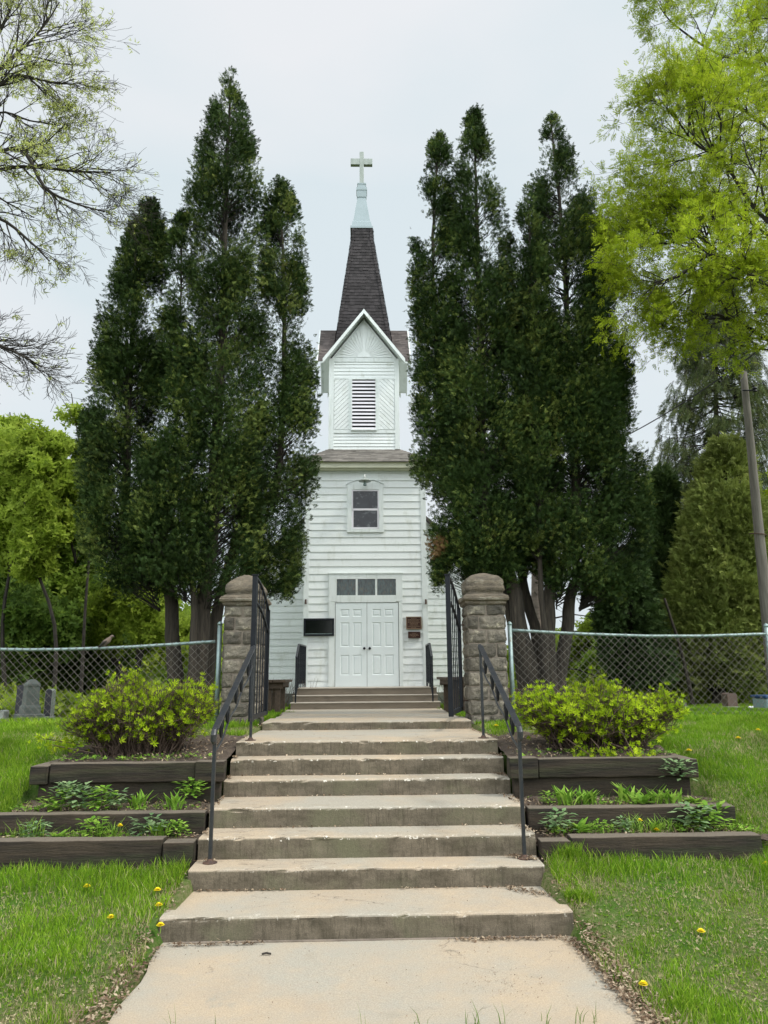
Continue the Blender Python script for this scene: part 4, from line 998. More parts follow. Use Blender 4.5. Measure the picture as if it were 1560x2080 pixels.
# ---- cedars: a trunk, boughs curving up and out, flat sprays clumped at the bough ends
def cedar(label, D, prof, trunk, nb=230, ns=40, mt='cedar', size=.092, group='dark cedars flanking the church', gap=.55, name='cedar_tree', tr=.15, dens=1.0, droop=0.0, bark='bark', dead=None, shrink=.93):
    """prof [(py, px centre, px radius)] read at depth D; trunk [(px,py)...] from the ground up"""
    P = [(at(c, py, D), (at(c+r_, py, D).x-at(c-r_, py, D).x)/2*shrink) for py, c, r_ in prof]
    P = sorted(((p.z, p.x, r_) for p, r_ in P)); zt_ = P[-1][0]; P = [(z_, x_, r_*(1-.10*min(1, max(0, (z_-P[0][0])/(zt_-P[0][0])*1.6-.4)))) for z_, x_, r_ in P]; Z = np.array([p[0] for p in P]); CX = np.array([p[1] for p in P]); RR = np.array([p[2] for p in P])
    b0 = at(trunk[0][0], trunk[0][1], D); g = hf(b0.x, D); r = thing(name, (b0.x, D, g), label, 'tree', group)
    tp = [Vector((b0.x, D, g-.1)), Vector((b0.x, D, (g+b0.z)/2))]+[at(a, b, D) for a, b in trunk[1:]]
    zt0 = tp[-1].z
    for z_ in np.linspace(max(zt0+.6, Z[0]+1), Z[-1]-.15, 6): 
        if z_ > zt0+.3: tp.append(Vector((float(np.interp(z_, Z, CX)), D, z_)))
    tp = smooth_path(tp, 5); mb = MB(); n = len(tp); mb.tube(tp, [tr*(1.35 if i == 0 else 1)*(1-.95*(max(0, (p.z-g)/(Z[-1]-g)))**.55)+.007 for i, p in enumerate(tp)], 12)
    mb.rough(.018, 5, b0.x); mb.build('trunk', M[bark], r, smooth=True)
    tz = np.array([p.z for p in tp]); txx = np.array([p.x for p in tp])
    w = np.interp(np.linspace(Z[0], Z[-1], 200), Z, RR)+.12; cdf = np.cumsum(w); cdf /= cdf[-1]
    segs = []; pos = []; tn = []; dr = []
    h = Z[-1]-Z[0]
    for k in range(int(nb*dens*2.1)):
        z_ = max(float(np.interp(rng.random(), cdf, np.linspace(Z[0], Z[-1], 200))), Z[0]+.22*rng.random()+.08); a = rng.uniform(0, 2*math.pi); R1 = float(np.interp(z_, Z, RR)); c = float(np.interp(z_, Z, CX)); t_x = float(np.interp(z_-.4, tz, txx))
        bx_ = c+R1*.75*math.cos(a); by_ = R1*.75*math.sin(a)
        if mnoise.noise(Vector((bx_*2.3+D*7, by_*.9, z_*1.5)))+.5*mnoise.noise(Vector((bx_*5.1, by_*2+D, z_*3.7))) < .14-(1-gap)*.42: continue
        q = R1*rng.uniform(.45, 1.0)**.6*(1+.14*mnoise.noise(Vector((a*2, z_*2.2, c)))) ; e = np.array([c+q*math.cos(a), D+q*math.sin(a), z_])
        s0 = np.array([t_x*.7+c*.3, D, max(z_-q*.9-.1, Z[0]-.3)]); mid = (s0+e)/2+np.array([0, 0, -.12*q]); segs += [(s0, mid, .008+.006*q, .006), (mid, e, .006, .002)]
        cr = min(.07+.25*R1, .36); n_ = int(2.3*ns*rng.uniform(.7, 1.3)*(cr/.3)**.6); o = rng.normal(size=(n_, 3))*np.array([.5, .5, .72])*cr
        pp = e+o; rad = np.hypot(pp[:, 0]-c, pp[:, 1]-D); lim = R1*1.10+.05; sc_ = np.where(rad > lim, lim/rad, 1); pp[:, 0] = c+(pp[:, 0]-c)*sc_; pp[:, 1] = D+(pp[:, 1]-D)*sc_
        pp[:, 2] = np.clip(pp[:, 2], Z[0]-.15*rng.random(n_), Z[-1]+.02)
        pos.append(pp); tb_ = rng.normal(.42, .22); tn.append(np.clip(rng.normal(tb_, .07, n_), .02, .88))
        dd = np.array([math.cos(a)*.8, math.sin(a)*.8, .55-droop]); dr.append(np.tile(dd, (n_, 1)))
    nt_ = 170; q = Z[-1]-(rng.random(nt_)**1.2)*h*.13; a = rng.uniform(0, 6.283, nt_); rad = np.interp(q, Z, RR)*rng.random(nt_)**.5*.95
    pos.append(np.stack([np.interp(q, Z, CX)+rad*np.cos(a), D+rad*np.sin(a), q], -1)); tn.append(np.clip(rng.normal(.45, .15, nt_), .02, .88)); dr.append(np.stack([np.cos(a)*.5, np.sin(a)*.5, np.full(nt_, .9)], -1))
    pos = np.concatenate(pos); tn = np.concatenate(tn); dr = np.concatenate(dr)
    if dead is not None:
        c0 = np.array(at(dead[0], dead[1], D-.25)); dm_ = (np.hypot(pos[:, 0]-c0[0], pos[:, 2]-c0[2]) < dead[2]); tn[dm_ & (rng.random(len(tn)) < .75)] = 1.0
    f, s, u = frames(len(pos), dr, .62)
    foliage('crown', T_CEDAR, pos, f, s, u, size*rng.uniform(.7, 1.25, len(pos)), tn, M[mt], r)
    segs_mesh('branches', segs, M['bark2'], r, 4)
    return r
LA = [(410, 305, 4), (425, 305, 15), (450, 303, 28), (500, 297, 44), (600, 277, 58), (700, 266, 68), (800, 262, 74), (900, 258, 84), (1000, 258, 88), (1100, 262, 86), (1170, 272, 74), (1205, 280, 55)]
LB = [(143, 469, 4), (155, 469, 17), (172, 469, 17), (190, 467, 12), (205, 465, 24), (240, 465, 36), (300, 462, 55), (350, 460, 70), (400, 458, 78), (600, 455, 88), (750, 452, 98), (900, 438, 112), (1000, 430, 118), (1100, 430, 112), (1180, 420, 86), (1210, 420, 50)]
LC = [(362, 565, 5), (385, 566, 22), (450, 572, 38), (550, 576, 46), (700, 578, 58), (850, 574, 66), (950, 566, 72), (1050, 548, 78), (1120, 545, 68), (1180, 556, 42), (1218, 568, 14)]
LD = [(438, 370, 4), (455, 370, 15), (540, 368, 30), (700, 365, 46), (850, 360, 62), (1000, 350, 76), (1100, 345, 80), (1185, 340, 66)]
G = 'dark cedars flanking the church'
cedar('cedar with the lowest, leftmost pointed top in the group left of the church', 12.35, LA, [(362, 1440), (357, 1380), (350, 1290), (340, 1190)], nb=500, tr=.165)
cedar('tallest cedar, with a small knob at its tip, in the group left of the church', 12.1, LB, [(398, 1440), (400, 1380), (408, 1290), (416, 1190)], nb=520, tr=.185)
cedar('slender cedar nearest the church in the left group', 12.5, LC, [(418, 1440), (422, 1370), (440, 1250), (462, 1160), (500, 1060)], nb=330, tr=.14)
cedar('short cedar filling the gap left of the tallest cedar', 11.8, LD, [(388, 1440), (390, 1370), (393, 1290), (391, 1190)], nb=250, tr=.075)
RA = [(280, 893, 4), (296, 893, 14), (320, 890, 22), (380, 883, 36), (450, 880, 38), (550, 880, 44), (650, 883, 50), (800, 896, 56), (830, 896, 58), (900, 905, 66), (1000, 920, 70), (1080, 930, 58), (1150, 932, 52), (1200, 925, 26)]
RB = [(231, 965, 4), (245, 965, 16), (275, 962, 18), (300, 965, 32), (380, 966, 46), (450, 970, 56), (600, 972, 70), (750, 978, 80), (900, 980, 90), (1000, 985, 94), (1100, 988, 80), (1165, 1000, 50), (1195, 1000, 25)]
RC = [(475, 1035, 4), (490, 1036, 16), (520, 1038, 26), (600, 1042, 40), (750, 1048, 56), (900, 1055, 70), (1050, 1060, 72), (1120, 1060, 56), (1165, 1060, 25)]
RD = [(239, 1120, 4), (250, 1120, 14), (275, 1120, 18), (300, 1124, 30), (350, 1128, 44), (420, 1138, 62), (500, 1145, 76), (650, 1152, 86), (800, 1160, 92), (900, 1165, 98), (1000, 1168, 100), (1100, 1168, 90), (1170, 1165, 64), (1205, 1160, 30)]
RE = [(380, 1072, 4), (392, 1072, 14), (430, 1072, 22), (500, 1076, 32), (600, 1082, 42), (800, 1090, 56), (950, 1095, 62), (1060, 1095, 50), (1120, 1095, 25)]
RF = [(455, 1216, 4), (470, 1216, 16), (520, 1224, 28), (650, 1226, 48), (800, 1222, 56), (880, 1226, 60), (930, 1232, 72), (1050, 1238, 74), (1150, 1235, 70), (1190, 1228, 46), (1215, 1220, 20)]
cedar('cedar nearest the church in the right group, with a browned lower bough', 12.4, RA, [(1072, 1450), (1062, 1380), (1040, 1260), (1010, 1180), (960, 1080)], nb=380, tr=.12, dead=(885, 1110, .20))
cedar('second tallest cedar of the right group, with a twin tip, left of the notch', 12.1, RB, [(1092, 1450), (1082, 1380), (1055, 1270), (1042, 1190)], nb=480, tr=.17)
cedar('low cedar filling the notch between the two tall tips on the right', 12.5, RC, [(1108, 1450), (1104, 1370), (1085, 1270), (1062, 1180)], nb=270, tr=.13)
cedar('tall pointed cedar right of the notch in the right group', 12.05, RD, [(1118, 1450), (1116, 1380), (1114, 1280), (1120, 1190)], nb=500, tr=.155)
cedar('thin cedar top just left of the tall pointed cedar on the right', 11.8, RE, [(1112, 1450), (1110, 1370), (1106, 1280), (1098, 1190)], nb=200, tr=.06)
cedar('outermost cedar of the right group with the widest low foliage', 12.3, RF, [(1130, 1450), (1135, 1380), (1152, 1280), (1166, 1190)], nb=380, tr=.15)
# cedars further back on the right
G2 = 'cedars at the back of the cemetery'
cedar('broad olive green cedar beside the utility pole', 16.0, [(890, 1480, 8), (905, 1478, 22), (950, 1478, 45), (1000, 1475, 62), (1100, 1470, 82), (1200, 1465, 95), (1280, 1462, 104), (1340, 1460, 92), (1385, 1460, 60)], [(1460, 1440), (1462, 1400), (1465, 1300)], nb=520, ns=30, mt='cedar2', size=.19, group=G2, gap=.25, tr=.16)
cedar('narrow dark cedar spire left of the broad olive cedar', 17.0, [(955, 1347, 8), (985, 1346, 20), (1050, 1348, 26), (1150, 1352, 34), (1250, 1355, 44), (1340, 1358, 48), (1390, 1360, 30)], [(1362, 1440), (1360, 1400), (1358, 1300)], nb=280, ns=26, mt='cedar3', size=.19, group=G2, gap=.2, tr=.12)
cedar('shorter dark cedar tip showing behind the outermost cedar', 17.6, [(1000, 1322, 6), (1020, 1321, 16), (1100, 1322, 26), (1200, 1325, 40), (1300, 1330, 48), (1370, 1332, 30)], [(1335, 1440), (1333, 1400), (1330, 1300)], nb=240, ns=24, mt='cedar3', size=.19, group=G2, gap=.2, tr=.10)
cedar('drooping dark cedar on several leaning stems behind the right fence', 15.2, [(1120, 1262, 30), (1180, 1262, 44), (1250, 1272, 54), (1320, 1290, 58), (1360, 1310, 50), (1385, 1330, 26)], [(1345, 1440), (1325, 1370), (1290, 1290), (1270, 1200)], nb=240, ns=26, mt='cedar3', size=.18, group=G2, gap=.5, tr=.10, droop=.9)
cedar('dark cedar behind the pole at the right edge', 18.0, [(1130, 1560, 40), (1250, 1550, 80), (1340, 1545, 90), (1385, 1545, 60)], [(1540, 1440), (1540, 1400), (1545, 1300)], nb=300, ns=26, mt='cedar3', size=.2, group=G2, gap=.2, tr=.12)
for px, py, tx_ in ((1300, 1430, 1262), (1365, 1435, 1350)):   # bare leaning stems under the drooping cedar
    a = at(px+45, 1440, 15.1); b = at(tx_, 1215, 15.1); g = hf(a.x, 15.1); r = thing('bare_tree', (a.x, 15.1, g), 'bare leaning cedar stem %s behind the right fence' % ('left of the others' if px < 1320 else 'right of the others'), 'tree', 'bare cedar stems')
    mb = MB(); mb.tube(smooth_path([Vector((a.x, 15.1, g-.1)), a, a.lerp(b, .5)+Vector((.05, 0, 0)), b], 6), [.055-.0018*i for i in range(19)], 8); mb.rough(.01, 6, px); mb.build('trunk', M['bark'], r, smooth=True)

# ---- branching trees
def grow(p, d, L, r, lvl, segs, tips, o, rnd):
    """p, d numpy; grows one limb, recursing"""
    k = o['k'][min(lvl, len(o['k'])-1)]; sl_ = L/k; nch = o['ch'][min(lvl, len(o['ch'])-1)]; pts = [(p, r)]
    for i in range(k):
        d = d+rnd.normal(size=3)*o['wob']+np.array([0, 0, o['up'][min(lvl, len(o['up'])-1)]])*.12; d /= np.linalg.norm(d)
        q = p+d*sl_; r2 = r*(1-.62*(i+1)/k) if lvl < o['max'] else r*(1-.75*(i+1)/k); segs.append((p, q, max(pts[-1][1], o['rmin']), max(r2, o['rmin']))); p = q; pts.append((p, r2))
        if lvl == o['max'] or (lvl == o['max']-1 and i > k*.5): tips.append((p, d))
    if lvl < o['max']:
        for c in range(nch):
            t = rnd.uniform(o.get('t0', .25), 1.0); i = min(k-1, int(t*k)); q, rq = pts[i+1] if i+1 < len(pts) else pts[-1]
            ax = rnd.normal(size=3); ax -= d*ax.dot(d); ax /= np.linalg.norm(ax)+1e-9; ang = rnd.uniform(*o['ang']); dd = d*math.cos(ang)+ax*math.sin(ang)
            dd = dd*np.array([1, 1, o.get('flat', 1)]); dd /= np.linalg.norm(dd)
            grow(q, dd, L*rnd.uniform(*o['len']), max(rq*.62, .002), lvl+1, segs, tips, o, rnd)
OPT = dict(k=[7, 6, 5, 4], ch=[7, 6, 5], wob=.13, up=[.3, .2, .1, .1], max=3, ang=(.5, 1.1), len=(.38, .62), rmin=.0022)
def limb_tree(name, label, base, r0, limbs, opt, leafT, mt, lsize, lprob, cat='tree', group=None, seed=1, bark='bark2', ncl=1, spread=.10, leafmod=None, trunk_top=None, lup=.1):
    rnd = np.random.default_rng(seed); r = thing(name, base, label, cat, group); segs = []; tips = []
    for pts, rr0, cfg in limbs:
        o = dict(opt); o.update(cfg or {}); pp = smooth_path(pts, 4); n = len(pp)
        for i in range(n-1):
            ra, rb = rr0*(1-.75*i/(n-1)), rr0*(1-.75*(i+1)/(n-1)); segs.append((np.array(pp[i]), np.array(pp[i+1]), ra, rb))
        for c in range(o.get('n0', 12)):
            t = rnd.uniform(o.get('s0', .15), 1)**.85; i = min(n-2, int(t*(n-1))); d = np.array((pp[i+1]-pp[i]).normalized()); ax = rnd.normal(size=3); ax -= d*ax.dot(d); ax /= np.linalg.norm(ax); ang = rnd.uniform(*o['ang'])*(.8 if t > .9 else 1)
            dd = d*math.cos(ang)+ax*math.sin(ang); grow(np.array(pp[i]), dd, o['L0']*rnd.uniform(.6, 1.15)*(1.1-.4*t), max(rr0*(1-.75*t)*.55, .006), 1, segs, tips, o, rnd)
    segs_mesh('branches', segs, M[bark], r, 5 if len(segs) < 9000 else 4)
    if lprob > 0:
        P = np.array([t[0] for t in tips]); Dn = np.array([t[1] for t in tips]); k = rnd.random(len(P)) < lprob
        if leafmod is not None: k &= leafmod(P, rnd)
        P = np.repeat(P[k], ncl, 0); Dn = np.repeat(Dn[k], ncl, 0); P = P+rnd.normal(size=P.shape)*spread*np.array([1, 1, .8])
        f, s, u = frames(len(P), Dn, .55, lup); tn = np.clip(rnd.normal(.5, .2, len(P)), 0, 1)
        foliage('leaves', leafT, P, f, s, u, lsize*rnd.uniform(.65, 1.25, len(P)), tn, M[mt], r)
    return r, tips, segs
# big tree overhanging from the right edge, in bright spring leaf
DR = 10.4
def A(px, py, D=DR): return at(px, py, D)
tb_ = Vector((9.3, 10.6, hf(9.3, 10.6)))
limbs = [
 ([tb_, tb_+Vector((-.05, 0, 1.8)), tb_+Vector((.1, 0, 4)), tb_+Vector((0, .1, 7)), tb_+Vector((-.3, 0, 10)), tb_+Vector((-.4, -.2, 13))], .30, dict(n0=16, L0=2.6, s0=.5)),
 ([A(1880, 720), A(1720, 650), A(1560, 560), A(1470, 530), A(1420, 480), A(1375, 470)], .085, dict(n0=26, L0=1.5, s0=.2)),
 ([A(1880, 640, 9.8), A(1700, 480, 9.8), A(1560, 450, 9.8), A(1470, 330, 9.8), A(1410, 290, 9.8), A(1365, 225, 9.8)], .055, dict(n0=26, L0=1.3)),
 ([A(1860, 430, 10.9), A(1700, 230, 10.9), A(1560, 145, 10.9), A(1450, 105, 10.9), A(1370, 50, 10.9), A(1340, 15, 10.9)], .045, dict(n0=18, L0=.9)),
 ([A(1880, 900, 11), A(1700, 800, 11), A(1560, 690, 11), A(1460, 640, 11), A(1400, 640, 11)], .07, dict(n0=22, L0=1.3, up=[.3, .2, .2, .1])),
 ([A(1870, 760, 11.5), A(1650, 560, 11.5), A(1500, 430, 11.5), A(1430, 400, 11.5), A(1345, 400, 11.5), A(1295, 420, 11.5)], .05, dict(n0=24, L0=1.1)),
 ([A(1870, 760, 9.6), A(1640, 640, 9.6), A(1460, 520, 9.6), A(1380, 560, 9.6), A(1325, 575, 9.6)], .06, dict(n0=20, L0=.9)),
 ([A(1860, 300, 10.2), A(1700, 100, 10.2), A(1600, 0, 10.2), A(1540, -60, 10.2)], .07, dict(n0=16, L0=1.3)),
 ([A(1870, 600, 10.8), A(1650, 350, 10.8), A(1520, 230, 10.8), A(1440, 210, 10.8)], .06, dict(n0=20, L0=1.1)),
]
def lm(P, rnd):      # the undersides of the limbs are barer
    return rnd.random(len(P)) < np.clip((P[:, 2]-5.0)/2.2, .22, 1)
limb_tree('ash_tree', 'large tree in bright lime spring leaf overhanging from the right edge', tb_, .3, limbs, dict(OPT, ch=[7, 6, 5], k=[6, 5, 5, 4]), T_ASH, 'lime', .105, .62, seed=11, ncl=2, spread=.07, leafmod=lm, lup=-.1)
# tree at the left edge, mostly bare twigs with small young leaves
tl = Vector((-8.6, 9.4, hf(-8.6, 9.4)))
limbs = [
 ([tl, tl+Vector((.1, 0, 2)), tl+Vector((0, .1, 4.5)), tl+Vector((.2, 0, 7.5)), tl+Vector((.1, 0, 11))], .27, dict(n0=10, L0=2.3, s0=.5)),
 ([A(-320, 620, 9.6), A(-160, 400, 9.6), A(0, 345, 9.6), A(80, 340, 9.6), A(150, 348, 9.6), A(225, 350, 9.6)], .050, dict(n0=24, L0=1.0)),
 ([A(-320, 560, 9.2), A(-120, 380, 9.2), A(30, 300, 9.2), A(90, 380, 9.2), A(150, 412, 9.2), A(212, 430, 9.2)], .040, dict(n0=20, L0=.75)),
 ([A(-300, 500, 9.9), A(-120, 260, 9.9), A(0, 140, 9.9), A(60, 85, 9.9), A(95, 45, 9.9), A(120, 5, 9.9)], .045, dict(n0=24, L0=1.1)),
 ([A(-300, 460, 9.5), A(-100, 260, 9.5), A(20, 160, 9.5), A(80, 162, 9.5), A(120, 170, 9.5), A(150, 160, 9.5)], .035, dict(n0=20, L0=.75)),
 ([A(-320, 640, 9.7), A(-140, 420, 9.7), A(-10, 440, 9.7), A(60, 490, 9.7), A(100, 530, 9.7)], .04, dict(n0=18, L0=.8, up=[-.3, -.4, -.3, 0])),
 ([A(-320, 800, 9.3), A(-160, 680, 9.3), A(-40, 690, 9.3), A(30, 715, 9.3), A(85, 745, 9.3)], .04, dict(n0=22, L0=.72)),
 ([A(-300, 480, 10.2), A(-100, 200, 10.2), A(0, 60, 10.2), A(40, -30, 10.2)], .05, dict(n0=16, L0=1.0)),
 ([A(-300, 560, 10.1), A(-120, 300, 10.1), A(-10, 230, 10.1), A(60, 245, 10.1), A(120, 255, 10.1)], .035, dict(n0=18, L0=.8)),
]
def lm2(P, rnd):
    return rnd.random(len(P)) < np.clip((P[:, 2]-6.4)/3.2, .06, .75)*np.clip((-3.2-P[:, 0])/1.5, .2, 1)
limb_tree('maple_tree', 'mostly bare tree with small pale young leaves reaching in from the left edge', tl, .27, limbs, dict(OPT, up=[.1, .05, .15, .2], ang=(.3, .8), ch=[8, 6, 5], k=[6, 5, 5, 4], rmin=.0024), T_YOUNG, 'limep', .056, .32, seed=5, ncl=1, spread=.03, leafmod=lm2)
# deciduous trees behind the left fence
def broad(label, px, D, ptop, pw, pbot, mt, seed, leafn=2, ls=.16, trn=None, group='leafy trees behind the left fence', lp=.8, nlimb=5, name='leafy_tree', T=T_LEAF, tr=None, lean=0):
    rnd = random.Random(seed); b = at(px, 1420, D); g = hf(b.x, D); base = Vector((b.x, D, g)); top = at(px+lean, ptop, D); hh = top.z-g; W = (at(px+pw, 1100, D).x-at(px-pw, 1100, D).x)/2
    zb_ = at(px, pbot, D).z; tr = tr or hh*.008; ls *= .78; leafn = int(leafn*1.5+.5)
    lm_ = [([base-Vector((0, 0, .1)), base.lerp(top, .3)+Vector((rnd.uniform(-.2, .2), 0, 0)), base.lerp(top, .6)+Vector((rnd.uniform(-.3, .3), rnd.uniform(-.2, .2), 0)), top], tr, dict(n0=int(nlimb*2.2), L0=W*.75, s0=max(.18, (zb_-g)/hh)))]
    for k in range(nlimb):
        t = rnd.uniform(max(.15, (zb_-g)/hh*.8), .7); p = base.lerp(top, t); a = k*2.4+rnd.uniform(-.4, .4); q = W*rnd.uniform(.6, .95)*(1-.5*max(0, t-.3))
        e = p+Vector((math.cos(a)*q, math.sin(a)*q, hh*rnd.uniform(.12, .28))); lm_.append(([p, p.lerp(e, .5)+Vector((0, 0, -.1*q)), e], tr*(1-.7*t)*.6, dict(n0=9, L0=W*.55, s0=.2)))
    return limb_tree(name, label, base, tr, lm_, dict(OPT, max=2, k=[6, 5, 4], ch=[6, 5], rmin=.006, ang=(.4, 1.0)), T, mt, ls, lp, group=group, seed=seed, ncl=leafn, spread=W*.13)
broad('bright yellow-green tree at the left edge behind the fence', 20, 17, 838, 90, 1150, 'lime2', 21, leafn=6, ls=.20, nlimb=8)
broad('second yellow-green tree left of the cedars, leaning trunk in view', 110, 16, 850, 70, 1180, 'lime2', 22, leafn=4, ls=.17, nlimb=7, lean=-45)
broad('thin sparse tree with wispy leaves against the sky beside the left cedars', 165, 16.5, 800, 60, 1080, 'lime2', 23, leafn=1, ls=.15, nlimb=10, lp=1, lean=-20, tr=.045)
broad('dark leafy tree filling the background at the left edge', 30, 21, 960, 130, 1350, 'mid', 24, leafn=7, ls=.24, nlimb=9)
broad('mid green tree behind the headstones left of the fence middle', 120, 22, 1080, 110, 1370, 'mid', 25, leafn=6, ls=.24, nlimb=8)
broad('small tree with a forked dark trunk behind the perched bird', 235, 19, 1150, 60, 1330, 'lime2', 26, leafn=3, ls=.17, nlimb=6, tr=.11)
broad('small leafy tree whose trunk leans right, left of the cedar trunks', 262, 18, 1150, 50, 1320, 'lime2', 27, leafn=3, ls=.16, nlimb=6, lean=40, tr=.09)
broad('pale green low tree behind the left shrub', 330, 25, 1250, 80, 1400, 'lime2', 28, leafn=2, ls=.24, nlimb=7)
broad('deep green tree in shade at the far left behind the monument', -60, 19, 1050, 120, 1390, 'midd', 29, leafn=6, ls=.24, nlimb=8)
broad('low shaded tree behind the tall grey monument', 70, 18, 1230, 80, 1395, 'midd', 30, leafn=6, ls=.2, nlimb=7)
broad('pale tree seen between the left cedar trunks', 385, 26, 1270, 60, 1400, 'lime2', 31, leafn=3, ls=.2, nlimb=5)
broad('low shaded leafy tree between the cemetery stones and the bird', 180, 20, 1260, 70, 1400, 'midd', 38, leafn=6, ls=.2, nlimb=7)
# right side background
GR = 'leafy trees behind the right fence'
broad('small lime green tree between the right cedar trunks and the drooping cedar', 1195, 24, 1275, 45, 1400, 'lime2', 32, leafn=5, ls=.22, nlimb=6, group=GR)
broad('bright lime tree at the right edge behind the utility pole', 1590, 17, 930, 42, 1260, 'lime', 33, leafn=4, ls=.17, nlimb=6, group=GR)
broad('low olive bush-like tree under the drooping cedar', 1250, 21, 1335, 60, 1410, 'mid', 34, leafn=5, ls=.2, nlimb=6, group=GR)
broad('shaded green tree behind the brown headstone', 1440, 21, 1250, 110, 1400, 'midd', 35, leafn=6, ls=.22, nlimb=8, group=GR)
broad('pale green tree seen between the right cedar trunks', 1125, 28, 1290, 50, 1400, 'lime2', 36, leafn=3, ls=.2, nlimb=5, group=GR)
broad('shaded green tree at the far right behind the blue bin', 1600, 20, 1180, 110, 1400, 'midd', 37, leafn=6, ls=.22, nlimb=8, group=GR)
# spruces
def spruce(label, px, D, ptop, pbot, pw, n, seed, mt='spruce', lean=0, dens=1.0, trunk=.17):
    rnd = np.random.default_rng(seed); b = at(px, 1420, D); g = hf(b.x, D); top = at(px+lean, ptop, D); zb_ = at(px, pbot, D).z; r = thing('spruce_tree', (b.x, D, g), label, 'tree', 'spruces in the background')
    base = Vector((b.x, D, g-.1)); MB().tube([base.lerp(top, t) for t in np.linspace(0, 1, 10)], [trunk*(1-.93*t) for t in np.linspace(0, 1, 10)], 8).build('trunk', M['bark'], r, smooth=True)
    W = (at(px+pw, 1000, D).x-at(px-pw, 1000, D).x)/2; segs = []; pos = []; dr = []
    for k in range(n):
        z_ = zb_+(top.z-.1-zb_)*rnd.random()**.85; t = (z_-zb_)/(top.z-zb_); L = W*(1.02-t*.93)*rnd.uniform(.75, 1.1); a = rnd.uniform(0, 6.283); c = base.lerp(top, (z_-base.z)/(top.z-base.z)); p = np.array(c); m_ = max(4, int(L/.22))
        for i in range(m_):
            q = np.array([c.x+math.cos(a)*L*(i+1)/m_, c.y+math.sin(a)*L*(i+1)/m_, z_-L*.16*math.sin(math.pi*(i+1)/m_*.75)+L*.05*((i+1)/m_)**3]); segs.append((p, q, .022*(1-i/m_)+.004, .022*(1-(i+1)/m_)+.004)); p = q
            for s_ in (-1, 1, -1, 1):
                if i < m_*.2 or rnd.random() > dens: continue
                w = L*.20*(1-i/m_)+.10; e = q+np.array([-math.sin(a)*s_*w*rnd.uniform(.2, .8)+math.cos(a)*.12, math.cos(a)*s_*w*rnd.uniform(.2, .8), -rnd.uniform(.10, .45)]); segs.append((q, e, .006, .003)); 
                for tt in (.35, .7, 1.): pos.append(q+(e-q)*tt); dr.append((e-q))
    segs_mesh('branches', segs, M['bark2'], r, 3); pos = np.array(pos); dr = np.array(dr); dr /= np.linalg.norm(dr, axis=1, keepdims=True)
    f, s, u = frames(len(pos), dr, .25); foliage('needles', T_NEED, pos, f, s, u, .24*rnd.uniform(.7, 1.2, len(pos)), np.clip(rnd.normal(.45, .25, len(pos)), 0, 1), M[mt], r)
spruce('tall sparse spruce with drooping brownish boughs behind the olive cedar', 1462, 21, 520, 1180, 195, 360, 41, lean=-12, dens=.95)
spruce('dense dark spruce behind the utility pole at the right edge', 1620, 24, 640, 1250, 120, 120, 42, mt='cedar3', dens=.9)
spruce('distant small spruce pointing up between the right cedars', 1203, 34, 1235, 1390, 42, 90, 43, mt='mid', trunk=.12)
spruce('distant narrow spruce just right of the cedar trunks', 1178, 38, 1262, 1390, 22, 60, 44, mt='mid', trunk=.1)
spruce('dark conifer in the far left background', 60, 26, 880, 1350, 110, 130, 45, mt='midd', dens=1)
# pale bare trunk seen between the right cedar trunks
a = at(1090, 1420, 16.0); b = at(1090, 1130, 16.0); g = hf(a.x, 16); r = thing('pine_trunk', (a.x, 16, g), 'pale bare pine trunk with dead branches seen between the right cedar trunks', 'tree trunk')
mb = MB(); mb.tube([Vector((a.x+.0, 16, g-.1)), a.lerp(b, .3), a.lerp(b, .7), b, b+Vector((0, 0, 3))], [.14, .125, .12, .10, .05], 10); mb.rough(.012, 6); mb.build('trunk', M['barkf'], r, smooth=True)
sg = []
for py, e1, e2 in ((1262, 1230, 1256), (1290, 1235, 1296), (1330, 1180, 1345), (1356, 1245, 1385), (1240, 1150, 1225)):
    p = at(1095, py, 16); q = at(e1, e2, 16.6); m1 = p.lerp(q, .5)+Vector((0, 0, .12)); sg += [(np.array(p), np.array(m1), .022, .014), (np.array(m1), np.array(q), .014, .005)]
    for t in (.3, .5, .7, .9): w = p.lerp(q, t); sg.append((np.array(w), np.array(w)+np.array([.25, 0, rng.uniform(-.25, .1)]), .006, .002))
segs_mesh('dead_branches', sg, M['bark2'], r, 4)
def stuff(name, label, o): tag(o, label, None, None, 'stuff'); return o
# far woods closing the horizon
n = 30000; D_ = rng.uniform(36, 60, n); X_ = rng.uniform(-1, 1, n)*D_*.85; hgt = 2.1+1.1*np.sin(X_*.35)+.6*np.sin(X_*1.1+2)
kk = ~((X_ > 2) & (X_ < 14)); hgt = np.where(kk, hgt+1.3, hgt*.72)
Z_ = H(X_, D_)+hgt*rng.random(n)**.7*1.25; P = np.stack([X_, D_, Z_], -1); f, s, u = frames(n, None, 1)
o = foliage('far_woods', T_LEAF, P, f, s, u, rng.uniform(.3, .6, n), np.clip(.45+.25*np.sin(X_*.7)+rng.normal(0, .15, n), 0, 1), M['lime2'], None); stuff('', 'distant spring woods closing the horizon', o)
n = 14000; X_ = rng.uniform(-40, 40, n); D_ = rng.uniform(-34, -28, n); Z_ = rng.random(n)**.8*(6+1.5*np.sin(X_*.5)); f, s, u = frames(n, None, 1)
stuff('', 'wood across the road behind the viewer', foliage('roadside_woods', T_LEAF, np.stack([X_, D_, Z_], -1), f, s, u, rng.uniform(.5, .9, n), rng.random(n), M['mid'], None))
